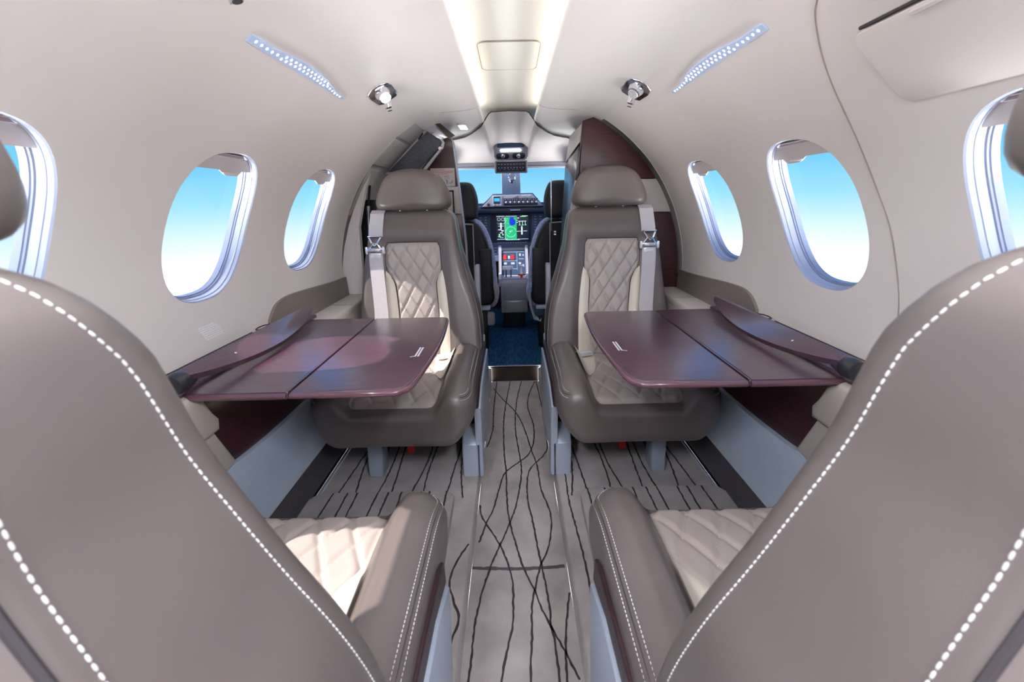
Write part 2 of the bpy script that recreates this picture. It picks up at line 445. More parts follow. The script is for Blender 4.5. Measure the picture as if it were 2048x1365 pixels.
MB().grid(lambda u, v: Vector((chp[int(round(u * (len(chp) - 1)))][0], lerp(YR, YC, v), chp[int(round(u * (len(chp) - 1)))][1])), len(chp) - 1, 12).build('light_channel', 'channel', ceiling)
for s in (-1, 1):
    MB().box((s * .141, .68, .419), (.008, 2.80, .006), .001).build('cove_strip', 'cove', ceiling)
    for yy in (1.80,):
        MB().tube([(s * x_, yy + (x_ - .12) * .8, z_ - .0004) for x_, z_ in [(p[0], p[1]) for p in pr[18:50]]], .0007, 5).build('panel_joint', 'joint', ceiling)
MB().prism(rrect(-.086, 1.30, .094, 1.55, .022), lambda x, y, d: (x, y, d), .4525, .4558, .001).build('ceiling_hatch', 'channel', ceiling)
MB().tube([(x, y, .4535) for x, y in rrect(-.0885, 1.2975, .0965, 1.5525, .024)], .0012, 5, closed=True).build('hatch_joint', 'joint', ceiling)

# emergency exit panel joint and overhead hatch on the right lining
wr = bpy.data.objects['wall_right']
seam = [(.507, .75, .315), (.529, .782, .297), (.576, .825, .254), (.626, .853, .2), (.693, .868, .109), (.746, .869, .01), (.778, .862, -.071), (.805, .86, -.176), (.815, .859, -.24), (.819, .858, -.37)]
seam = [(.470, .66, .339), (.487, .71, .329)] + seam
def onR(s, y, z, r=R0 - .0008):
    a = math.asin((z - ZCIR) / R0); return wallpt(s, y, a, r)
MB().tube(catmull([onR(1, y, z) for (_, y, z) in seam], 6), .0013, 6).build('panel_joint', 'joint', wr)
hp = [(.742, .158), (.735, .245)]
a0, a1 = math.asin((.150 - ZCIR) / R0) * R0, math.asin((.262 - ZCIR) / R0) * R0
hat = MB(); hat.prism(rrect(.16, a0, .742, a1, .022), lambda y, q, d: wallpt(1, y, q / R0, R0 - d - .010 * max(0, (q - a0) / (a1 - a0))), -.002, .002, .001)
hatch = hat.build('access_hatch', 'lining', wr)
MB().tube([wallpt(1, lerp(.17, .725, i / 20), (a1 + .004) / R0, R0 - .004) for i in range(21)], .003, 6).build('hatch_gap', 'seam', hatch)
MB().box(wallpt(1, .600, (a1 - .004) / R0, R0 - .016), (.008, .07, .006), .003, rot=Matrix.Rotation(-.9, 3, 'Y')).build('hatch_grip', 'shade', hatch)
# rear bulkhead
rp = [wallpt(1, YR, lerp(TH0, TH1, i / 20)) for i in range(21)]
poly = [(p.x, p.z) for p in rp] + [(-p.x, p.z) for p in rp[::-1]] + [(-.82, -1.13), (.82, -1.13)]
MB().prism(poly, lambda x, z, d: (x, d, z), YR - .03, YR).build('wall_rear', 'lining', kind='structure')
MB().box((0, YR - .015, .43), (.5, .03, .12)).build('trim_1', 'lining', kind='structure')
# lower hull behind the consoles
for s, nm in ((-1, 'wall_lower_left'), (1, 'wall_lower_right')):
    pl = [(.822, -.36), (.835, -.45), (.83, -.60), (.80, -.85), (.77, -1.05), (.70, -1.14)]
    MB().grid(lambda u, v, s=s: Vector((s * interp([(i / 5, p[0]) for i, p in enumerate(pl)], u), lerp(YR, 2.5, v), interp([(i / 5, p[1]) for i, p in enumerate(pl)], u))), 10, 4).build('hull_skin', 'black', bpy.data.objects['wall_' + nm.split('_')[-1]])

# ------------------------------------------------------------------ floor
HF, HP = -1.116, -1.02
fl = MB()
fl.grid(lambda u, v: Vector((lerp(-.146, .150, u), lerp(YR, 2.535, v), HF + .0006 * sin(9 * v * 6))), 6, 60)
floor = fl.build('floor', 'carpet', kind='structure'); floor['label'] = 'grey sunken aisle carpet with dark wavy lines'
LINES = [[(-0.113, 2.513), (-0.119, 2.16), (-0.115, 1.932), (-0.137, 1.775)], [(-0.028, 2.508), (-0.052, 2.214), (-0.062, 2.001), (-0.055, 1.743), (-0.045, 1.602), (-0.038, 1.399), (-0.026, 1.303), (-0.01, 1.227), (0.008, 1.149), (0.025, 1.096), (0.045, 1.047), (0.062, 0.987), (0.084, 0.932), (0.09, 0.871), (0.092, 0.74), (.10, .3)], [(0.042, 2.505), (0.012, 2.271), (-0.002, 2.048), (-0.001, 1.905), (0.012, 1.741), (0.02, 1.616), (0.01, 1.493), (-0.008, 1.386), (-0.031, 1.303), (-0.059, 1.218), (-0.084, 1.142), (-0.102, 1.074), (-0.115, 1.005), (-0.122, 0.937), (-0.123, 0.876), (-0.124, 0.74), (-.11, .3)], [(-0.129, 2.407), (-0.07, 2.259), (-0.001, 2.113), (0.04, 1.949), (0.068, 1.758), (0.088, 1.631), (0.094, 1.49), (0.117, 1.369), (0.116, 1.287), (0.097, 1.194), (0.069, 1.134), (0.045, 1.047), (0.033, 0.981), (0.031, 0.915), (0.025, 0.856), (0.02, 0.74), (.01, .3)], [(0.126, 2.5), (0.079, 2.299), (0.069, 2.151), (0.09, 1.97), (0.082, 1.817), (0.055, 1.72), (0.016, 1.668), (-0.047, 1.594), (-0.07, 1.496), (-0.088, 1.388), (-0.111, 1.311), (-0.132, 1.22)], [(0.134, 2.5), (0.146, 2.176), (0.146, 1.814), (0.126, 1.718), (0.067, 1.631), (0.043, 1.551), (0.04, 1.423), (0.052, 1.323), (0.062, 1.215), (0.071, 1.129), (0.08, 1.046), (0.084, 0.972), (0.084, 0.939), (0.114, 0.871), (0.138, 0.811)], [(-0.141, 1.402), (-0.128, 1.34), (-0.103, 1.293), (-0.063, 1.218), (-0.034, 1.141), (-0.019, 1.072), (-0.018, 0.996), (-0.021, 0.935), (-0.035, 0.874), (-0.052, 0.74), (-.06, .3)], [(0.146, 1.037), (0.134, 0.992), (0.122, 0.932), (0.111, 0.854), (0.106, 0.74)]]
ln = MB()
for L in LINES:
    rb = ribbon(L, .0058, lambda x, y: Vector((max(-.145, min(.149, x)), y, HF + .0016)), .0012); ln.add(rb.v, rb.f)
rb = ribbon([(-.145, 1.128), (0, 1.121), (.149, 1.128)], .012, lambda x, y: Vector((max(-.145, min(.149, x)), y, HF + .0013)), .001)
ln.build('carpet_pattern', 'carpet_line', floor, smooth=False, kind='stuff')
rb.build('carpet_joint', 'carpet_dark', floor, smooth=False)
for s, nm in ((-1, 'floor_left'), (1, 'floor_right')):
    e = .146 if s < 0 else .150
    pf = MB()
    prof = [(e, HF), (e, HP - .012), (e + .003, HP - .004), (e + .010, HP), (.3, HP), (.5, HP), (.715, HP)]
    pf.grid(lambda u, v, s=s: Vector((s * prof[int(round(u * 6))][0], lerp(YR, 2.50, v), prof[int(round(u * 6))][1])), 6, 12)
    pm = pf.build(nm, 'carpet', kind='structure', angle=60)
    pm['label'] = 'raised grey carpeted seat platform on the %s of the aisle' % ('left' if s < 0 else 'right')
    l2 = MB(); random.seed(11 + s)
    for k in range(8):
        x = .19 + .065 * k; pts = []
        for i in range(10):
            y = lerp(1.32, 2.1, i / 9); pts.append((s * (x + .022 * sin(3.1 * k + 5 * y) + .008 * sin(9 * y + k)), y))
        r_ = ribbon(pts, .0058, lambda a, b: Vector((a, b, HP + .0015)), .0014); l2.add(r_.v, r_.f)
    if s < 0:
        r_ = ribbon([(-0.150, 1.116), (-0.179, 1.055), (-0.191, 0.992), (-0.179, 0.948), (-0.155, 0.894), (-0.152, 0.875), (-0.162, 0.834), (-.19, .7)], .0058, lambda a, b: Vector((a, b, HP + .0015)), .0014)
    else:
        r_ = ribbon([(.195, 2.3), (0.200, 2.052), (0.189, 1.801), (0.200, 1.675), (0.182, 1.408), (0.179, 1.277), (.19, 1.0), (.17, .7)], .0058, lambda a, b: Vector((a, b, HP + .0015)), .0014)
    l2.add(r_.v, r_.f)
    l2.build('carpet_pattern', 'carpet_line', pm, smooth=False, kind='stuff')
    # carpeted plinth under the rear-row seat and under the entry end
    pk = MB(); pk.prism(rrect(.218, -.5, .712, 1.315, .03), lambda x, y, d, s=s: (s * (x - .04 * sstep(1.3, .6, y) * (x < .4)), y, d), HP, -.985, .008, 3)
    pl_ = pk.build('carpet_plinth', 'carpet', pm)
    l3 = MB()
    for k in range(9):
        x = .245 + .05 * k; pts = [(s * (x + .012 * sin(2.3 * k) + .03 * (1.31 - y) * sin(k * 1.7)), y) for y in (1.312, 1.27, 1.22, 1.12, 1.0)]
        r_ = ribbon(pts, .0058, lambda a, b: Vector((a, b, -.9838)), .001); l3.add(r_.v, r_.f)
    l3.build('carpet_pattern', 'carpet_line', pl_, smooth=False, kind='stuff')
    pk = MB(); pk.prism(rrect(.160, 1.98, .50, 2.50, .03), lambda x, y, d, s=s: (s * x, y, d), HP, -1.0, .006, 3)
    pk.build('carpet_plinth', 'carpet', pm)
    MB().box((s * .722, .9, HP + .002), (.010, 3.2, .008)).build('floor_rail', 'black', pm)
    MB().box((s * .710, .9, HP + .004), (.008, 3.2, .010), .002).build('rail_edge', 'silver', pm)
    # kerb strip up to the side console
    MB().grid(lambda u, v, s=s: Vector((s * lerp(.728, .752, u), lerp(YR, 2.0, v), lerp(HP, -.915, u))), 3, 6).build('trim_%d' % (2 if s < 0 else 3), 'carpet_dark', kind='structure')
MB().box((0.002, 2.53, -1.066), (.31, .03, .10)).build('trim_4', 'dark_brown', kind='structure')
cf = MB().box((0, 3.25, -1.02), (1.7, 1.47, .014), .003).build('floor_cockpit', 'cockpit_carpet', kind='structure'); cf['label'] = 'dark blue cockpit carpet beyond the step'
MB().box((0, 2.516, -1.0145), (.62, .012, .006), .002).build('sill_edge', 'cockpit_grey', cf)

# ------------------------------------------------------------------ cabin seats (local frame: +y is where the sitter faces, z from the platform)
def back_outline(pts, n):
    R = [Vector(p) for p in pts]; L = [Vector((-p[0], p[1])) for p in pts[::-1]]
    P = catmull(L + R, 8); P = [p for p in P]
    # close along the bottom
    b0, b1 = P[-1], P[0]
    P += [b0.lerp(b1, k / 12) for k in range(1, 12)]
    return resample(P, sum((P[i] - P[i - 1]).length for i in range(len(P))) / n, closed=True)[:n]
BACK = back_outline([(0, .998), (.06, .998), (.120, .997), (.158, .988), (.181, .960), (.192, .90), (.199, .845), (.211, .785), (.226, .70), (.240, .63), (.250, .56), (.256, .50), (.260, .43), (.254, .33)], 128)
HEAD = back_outline([(0, 1.176), (.055, 1.172), (.098, 1.158), (.126, 1.134), (.146, 1.10), (.162, 1.06), (.167, 1.03), (.158, 1.008), (.130, .999), (.08, .997)], 80)
def b_front(x, z):
    e = -.490 + (.92 - z) * .262 if z < .92 else -.490 - (z - .92) * .55
    k = (1 - sstep(.10, .165, abs(x))) * (1 - sstep(.84, .90, z))
    return e - .022 * k - .006 * (1 - sstep(.0, .16, abs(x))) * sstep(.86, .92, z)
def b_rear(x, z): return -.631 + (.88 - z) * .08
def h_front(x, z): return -.500 - (z - 1.0) * .12 - .6 * x * x
def h_rear(x, z): return -.604 + .5 * x * x
def c_top(x, y):
    t = max(0, min(1, (y + .10) / .16)); b = sstep(.135, .195, abs(x))
    zc = .368 - .006 * sstep(-.30, -.05, y) - .022 * t * t; zb = .440 - .050 * t * t - .02 * sstep(.22, .28, abs(x))
    return lerp(zc, zb, b)
def c_bot(x, y): return .192 + .02 * sstep(-.05, .05, y) + .075 * sstep(.16, .28, abs(x)) ** 2
CUSH = rrect(-.276, -.46, .276, .058, .06, 8)
CUSH = resample(CUSH, 1.50 / 124, closed=True)
def diamonds(u, v, du, dv, hgt):
    a = u / du + v / dv; b = u / du - v / dv
    fa = abs(sin(pi * a)); fb = abs(sin(pi * b))
    return hgt * (min(1, fa * 2.0) ** .6) * (min(1, fb * 2.0) ** .6)
def quilt_lines(poly, du, dv, mp):
    """thread along every seam of the diamonds"""
    m = MB(); xs = [p[0] for p in poly]; ys = [p[1] for p in poly]
    for sg in (1, -1):
        for k in range(-24, 25):
            pts = []
            for i in range(161):
                v = lerp(min(ys), max(ys), i / 160); u = (k - sg * v / dv) * du
                if inside((u, v), poly) and dist2poly((u, v), poly) > .004: pts.append(mp(u, v))
            if len(pts) > 3:
                q = stitches(pts, .0058, .0034, .00055); m.add(q.v, q.f)
    return m
mpb = lambda u, v, w_: Vector((u, w_, v))
mpc = lambda u, v, w_: Vector((u, v, w_))
def off_path(outline, inset, a, b, fn):
    """points along an outline (index range a..b), inset towards the middle"""
    N = len(outline); c = sum((Vector(p) for p in outline), Vector((0, 0))) / N; P = []
    for i in range(a, b + 1):
        p = Vector(outline[i % N]); t = Vector(outline[(i + 1) % N]) - Vector(outline[(i - 1) % N]); n_ = Vector((-t[1], t[0])).normalized()
        if (c - p).dot(n_) < 0: n_ = -n_
        P.append(fn(p + n_ * inset))
    return P
def idx(outline, test):
    return [i for i, p in enumerate(outline) if test(p)]

def make_seat(o):
    """o = +1 / -1: the side (local x) that faces the cabin wall."""
    i_ = -o
    root = thing('cabin_seat', None, 'seat', (0, 0, 0), group='four leather cabin seats in club layout', local=True)
    # cushion
    cu = pillow(CUSH, c_top, c_bot, .032, .045, mpc, rings=36, center=(0, -.19), side=4).build('seat_cushion', 'leather', root, angle=70)
    qp = rrect(-.150, -.40, .150, .026, .03, 6); qp = resample(qp, .008, closed=True)
    DU, DV = .072, .136
    def qz(u, v, lift=0): 
        d = dist2poly((u, v), qp); return c_top(u, v) + (.0005 + lift) + .007 * sstep(0, .02, d) + diamonds(u, v, DU, DV, .0085) * sstep(0, .014, d)
    qc = sheet(qp, [], .0046, lambda u, v: Vector((u, v, qz(u, v)))).build('cushion_quilt', 'quilt', root, angle=180)
    quilt_lines(qp, DU, DV, lambda u, v: Vector((u, v, qz(u, v) + .0006))).build('stitching', 'thread', qc, kind='stuff')
    for sg in (-1, 1):
        wp = catmull([Vector(p) for p in [(.085, -.41), (.160, -.41), (.166, -.25), (.160, -.155), (.150, -.137), (.131, -.152), (.113, -.185), (.098, -.25)]], 5, closed=True)
        wp = resample([(sg * p[0], p[1]) for p in wp], .008, closed=True)
        sheet(wp, [], .008, lambda u, v: Vector((u, v, c_top(u, v) + .0155 + .006 * sstep(0, .012, dist2poly((u, v), wp))))).build('side_insert', 'cream_leather', root, angle=180, label='cream leather wedge beside the quilting')
    st = MB()
    for sg in (-1, 1):
        side = [k for k, p in enumerate(CUSH) if sg * p[0] > .236 and p[1] > -.44]
        run = side if side == list(range(side[0], side[-1] + 1)) else None
        if run is None:
            cutk = [k for k in range(len(side) - 1) if side[k + 1] != side[k] + 1][0]; run = side[cutk + 1:] + [x + len(CUSH) for x in side[:cutk + 1]]
        for d in (.0185, .0075):
            q = stitches(off_path(CUSH, d, run[0], run[-1], lambda p, d=d: Vector((p[0], p[1], c_top(p[0], p[1]) - rnd(d, .032) + .0006)))); st.add(q.v, q.f)
        d = .013
        MB().tube(off_path(CUSH, d, run[0], run[-1], lambda p: Vector((p[0], p[1], c_top(p[0], p[1]) - rnd(d, .032)))), .0012, 6).build('piping', 'seam', cu)
    st.build('stitching', 'thread', cu, kind='stuff')
    # backrest
    ba = pillow(BACK, b_front, b_rear, .030, .018, mpb, rings=36, center=(0, .66), side=4).build('backrest', 'leather', root, angle=75)
    rp_ = [Vector((p[0] * .95, .33 + (p[1] - .33) * .967 + .009)) for p in BACK]
    pillow(rp_, lambda x, z: b_rear(x, z) + .004, lambda x, z: b_rear(x, z) - .012, .004, .012, mpb, rings=8, center=(0, .66)).build('rear_shell', 'leather_dark', root, angle=75, label='rear panel of the backrest, coloured near black as if unlit')  # shade on the rear of the backrest is put into its near-black colour
    q2 = [(.082, .372), (.084, .52), (.0855, .66), (.092, .695), (.112, .73), (.1175, .75), (.1185, .80), (.117, .835), (.108, .852), (.092, .858)]
    q2 = [Vector(p) for p in q2]; q2 = q2 + [Vector((-p[0], p[1])) for p in q2[::-1]]
    q2 = resample(catmull(q2, 4, closed=False) + [], .007, closed=True)
    DU2, DV2 = .060, .098
    def qy(u, v, lift=0):
        d = dist2poly((u, v), q2); return b_front(u, v) + .0005 + lift + .008 * sstep(0, .018, d) + diamonds(u, v, DU2, DV2, .0105) * sstep(0, .012, d)
    qb = sheet(q2, [], .0046, lambda u, v: Vector((u, qy(u, v), v))).build('back_quilt', 'quilt', root, angle=180)
    quilt_lines(q2, DU2, DV2, lambda u, v: Vector((u, qy(u, v) + .0006, v))).build('stitching', 'thread', qb, kind='stuff')
    MB().tube([Vector((p[0], b_front(p[0], p[1]) + .0012, p[1])) for p in [Vector((0, .62)) + (p - Vector((0, .62))) * 1.012 for p in q2]], .0016, 5, closed=True).build('piping', 'seam', ba)
    for sg in (-1, 1):
        wp = catmull([Vector(p) for p in [(.083, .36), (.130, .36), (.129, .55), (.1275, .68), (.122, .738), (.116, .738), (.100, .712), (.0905, .68), (.0875, .60)]], 5, closed=True)
        wp = resample([(sg * p[0], p[1]) for p in wp], .008, closed=True)
        sheet(wp, [], .008, lambda u, v: Vector((u, b_front(u, v) + .002 + .011 * sstep(0, .014, dist2poly((u, v), wp)), v))).build('side_insert', 'cream_leather', root, angle=180, label='cream leather wedge beside the quilting')
    N = len(BACK); run = [k for k, p in enumerate(BACK) if p[1] > .36]
    cutk = [k for k in range(len(run) - 1) if run[k + 1] != run[k] + 1]
    if cutk: run = run[cutk[0] + 1:] + [x + N for x in run[:cutk[0] + 1]]
    grow = lambda p, e=.0008: p * 1.0
    def sidepath(fn): return off_path(BACK, -.0006, run[0], run[-1], fn)
    st = MB()
    for fn in (lambda p: Vector((p[0], b_front(p[0], p[1]) - .034, p[1])), lambda p: Vector((p[0], b_rear(p[0], p[1]) + .022, p[1]))):
        q = stitches(sidepath(fn), .0068, .0046, .00075); st.add(q.v, q.f)
    q = stitches(off_path(BACK, .012, run[0], run[-1], lambda p: Vector((p[0], b_rear(p[0], p[1]) + rnd(.012, .018) - .0006, p[1]))), .0068, .0046, .00075); st.add(q.v, q.f)
    st.build('stitching', 'thread', ba, kind='stuff')
    MB().tube(off_path(BACK, .003, run[0], run[-1], lambda p: Vector((p[0], b_rear(p[0], p[1]) + .008, p[1]))), .0028, 6).build('piping', 'seam', ba)
    # headrest
    he = pillow(HEAD, h_front, h_rear, .045, .03, mpb, rings=22, center=(0, 1.085), side=3).build('headrest', 'leather', root, angle=75)
    NH = len(HEAD)
    st = MB(); q = stitches(off_path(HEAD, .010, 0, NH, lambda p: Vector((p[0], h_rear(p[0], p[1]) + rnd(.010, .03) - .0006, p[1]))), .0068, .0046, .00075); st.add(q.v, q.f)
    q = stitches(off_path(HEAD, -.0006, 0, NH, lambda p: Vector((p[0], h_front(p[0], p[1]) - .060, p[1]))), .0068, .0046, .00075); st.add(q.v, q.f)
    st.build('stitching', 'thread', he, kind='stuff')
    MB().tube(off_path(HEAD, .0, 0, NH - 1, lambda p: Vector((p[0], h_front(p[0], p[1]) - .050, p[1]))), .0018, 6, closed=True).build('piping', 'leather', he)
    for sg in (-1, 1): MB().tube([(sg * .06, -.56, .95), (sg * .06, -.555, 1.04)], .008, 10).build('headrest_post', 'chrome', root)
    # shoulder belt on the outboard side
    bx = o * .152; wd = .030
    def strap(zs, wid, lift, nm):
        m = MB(); vs = []
        for z in zs:
            y = max(b_front(bx - wid, z), b_front(bx + wid, z), b_front(bx, z)) + lift
            if z > .985: y = -.525 - (z - .985) * 1.2
            for sg, dy in ((-1, 0), (1, 0), (1, -.002), (-1, -.002)): vs.append(Vector((bx + sg * wid, y + dy, z)))
        fs = [[i * 4 + k, i * 4 + (k + 1) % 4, i * 4 + 4 + (k + 1) % 4, i * 4 + 4 + k] for i in range(len(zs) - 1) for k in range(4)]
        fs += [[3, 2, 1, 0], [len(vs) - 4, len(vs) - 3, len(vs) - 2, len(vs) - 1]]
        return m.add(vs, fs).build(nm, 'webbing', root, angle=30)
    strap([1.0, .985, .965, .94, .91, .888], .030, .008, 'shoulder_strap')
    strap([.825, .79, .74, .66, .58, .5, .42, .37], .029, .009, 'lap_strap')
    yb_ = b_front(bx, .85) + .022
    rg = MB(); rg.tube([(bx - .026, yb_ - .008, .890), (bx - .012, yb_, .862), (bx, yb_ + .002, .853), (bx + .012, yb_, .862), (bx + .026, yb_ - .008, .890)], .0042, 8)
    rg.tube([(bx - .029, yb_ - .006, .890), (bx + .029, yb_ - .006, .890)], .004, 8)
    rg.tube([(bx - .028, yb_ - .002, .836), (bx - .008, yb_ + .002, .862), (bx + .008, yb_ + .002, .862), (bx + .028, yb_ - .002, .836)], .0038, 8)
    rg.build('strap_ring', 'chrome', root)
    lb = MB(); lb.box((bx, yb_, .832), (.068, .012, .020), .004); lb.build('latch_bar', 'chrome', root)
    for sg in (-1, 1): MB().box((bx + sg * .036, yb_, .832), (.010, .016, .032), .004).build('latch_cheek', 'white_metal', root)
    bp = MB(); hol = rrect(-.010, -.012, .010, .010, .003)
    bp2 = sheet(rrect(-.022, -.036, .022, .018, .006), [hol], .02, lambda u, v: Vector((bx + u, yb_ + .002, .795 + v)))
    bp2.build('buckle', 'white_metal', root)
    MB().box((bx, yb_ - .003, .795), (.045, .008, .052), .003).build('buckle_back', 'white_metal', root)
    MB().box((bx, yb_ + .0018, .794), (.019, .002, .021)).build('buckle_slot', 'webbing', root)
    # lap belt ends lying on the cushion near the aisle
    lx = i_ * .125
    MB().box((lx, -.315, .402), (.055, .030, .016), .005, rot=Matrix.Rotation(.3, 3, 'Z')).build('belt_buckle', 'white_metal', root)
    MB().box((lx + i_ * .018, -.345, .398), (.045, .06, .004), .001, rot=Matrix.Rotation(.35, 3, 'X')).build('belt_end', 'webbing', root)
    # base
    pan = [(-.105, 0), (-.105, .135), (-.098, .17), (-.088, .235), (-.082, .285), (-.19, .330), (-.30, .335), (-.56, .335), (-.60, .33), (-.60, 0), (-.34, 0), (-.30, .10), (-.22, .10), (-.19, 0)]
    MB().prism(pan, lambda y, z, d: (i_ * d, y, z), .266, .290, .005, 2).build('base_panel', 'silver', root)
    MB().prism([(-.105, 0), (-.105, .128), (-.125, .152), (-.19, .170), (-.19, 0)], lambda y, z, d: (i_ * d, y, z), .212, .288, .010, 3).build('leg', 'silver', root)
    MB().box((o * .118, -.145, .098), (.056, .075, .196), .008, 3).build('leg', 'silver', root)
    trim = [(-.078, .290), (-.088, .345), (-.13, .370), (-.30, .380), (-.58, .375), (-.58, .338), (-.30, .338), (-.19, .333)]
    MB().prism(trim, lambda y, z, d: (i_ * d, y, z), .262, .283, .004, 2).build('wood_trim', 'wood_trim', root, label='dark wood strip along the aisle side')
    MB().box((-o * .03, -.34, .150), (.40, .36, .06), .01).build('under_frame', 'black', root)
    MB().box((-o * .02, -.47, .065), (.46, .26, .13), .01).build('pedestal', 'black', root)  # pedestal boxed out in black to darken the space under the seat
    MB().box((o * .118, -.40, .08), (.03, .40, .10), .006).build('frame_rail', 'black', root)
    MB().box((i_ * .24, -.40, .05), (.03, .40, .08), .006).build('frame_rail', 'black', root)
    MB().box((i_ * .254, -.600, .55), (.022, .05, .38), .006, 2).build('armrest', 'cockpit_grey', root)
    MB().box((i_ * .266, -.622, .34), (.018, .05, .10), .006, 2).build('armrest_foot', 'door_grey', root)
    MB().box((i_ * .272, -.66, .12), (.010, .03, .10), .003).build('base_block', 'print_white', root)
    tb = MB(); tb.box((o * -.005, -.175, .125), (.027, .003, .125), .001, rot=Matrix.Rotation(.12, 3, 'X')); tb.build('pull_tab', 'red', root, label='red webbing tab under the seat')
    MB().box((o * -.012, -.14, .178), (.09, .02, .008), .002).build('tab_plate', 'cockpit_light', root)
    for c in [c for c in bpy.data.objects if c.parent == root or (c.parent and c.parent.parent == root)]:
        top = c if c.parent == root else c.parent
        if top.name.split('.')[0] in ('headrest', 'headrest_post'): continue
        back = top.name.split('.')[0] in ('backrest', 'rear_shell', 'back_quilt', 'shoulder_strap', 'lap_strap', 'strap_ring', 'latch_bar', 'latch_cheek', 'buckle', 'buckle_back', 'buckle_slot') or (top.name.startswith('side_insert') and max(v.co.z for v in top.data.vertices) > .6)
        for v in c.data.vertices: v.co.x += i_ * ((.030 * sstep(.86, .50, v.co.z) if v.co.z < .86 else 0) if back else .016)
    return root
def kids(o): return [c for c in bpy.data.objects if c.parent == o]
def dup(o, parent=None):
    c = o.copy(); COL.objects.link(c); c.parent = parent; ORG[c] = ORG.get(o, Vector())
    for k in kids(o): dup(k, c)
    return c
def put(o, x, y, rz, label, tilt=0):
    o.location = (x, y, HP + ZC); o.rotation_euler = (0, 0, rz); o['label'] = label
seatA = make_seat(-1); seatB = make_seat(1)
put(seatB, -.432, 1.335, pi, 'taupe seat with quilted insert facing the camera, beside the left folding table and entry door')
seatC = dup(seatA); seatD = dup(seatB)
put(seatC, .436, 1.335, pi, 'taupe seat with quilted insert facing the camera, in front of the dark wood cabinet')
put(seatA, -.441, .785, 0, 'near left seat seen from behind, its sunlit quilted cushion facing the cockpit')
put(seatD, .443, .785, 0, 'near right seat seen from behind, its shaded quilted cushion facing the cockpit')

for st_ in (seatA, seatD):      # the rear pair shows no armrest end plates
    for c in kids(st_):
        if c.name.split('.')[0] in ('base_block', 'armrest', 'armrest_foot'): bpy.data.objects.remove(c)
for c in kids(seatD):
    if c.name.split('.')[0] == 'headrest': c.location.z += .022

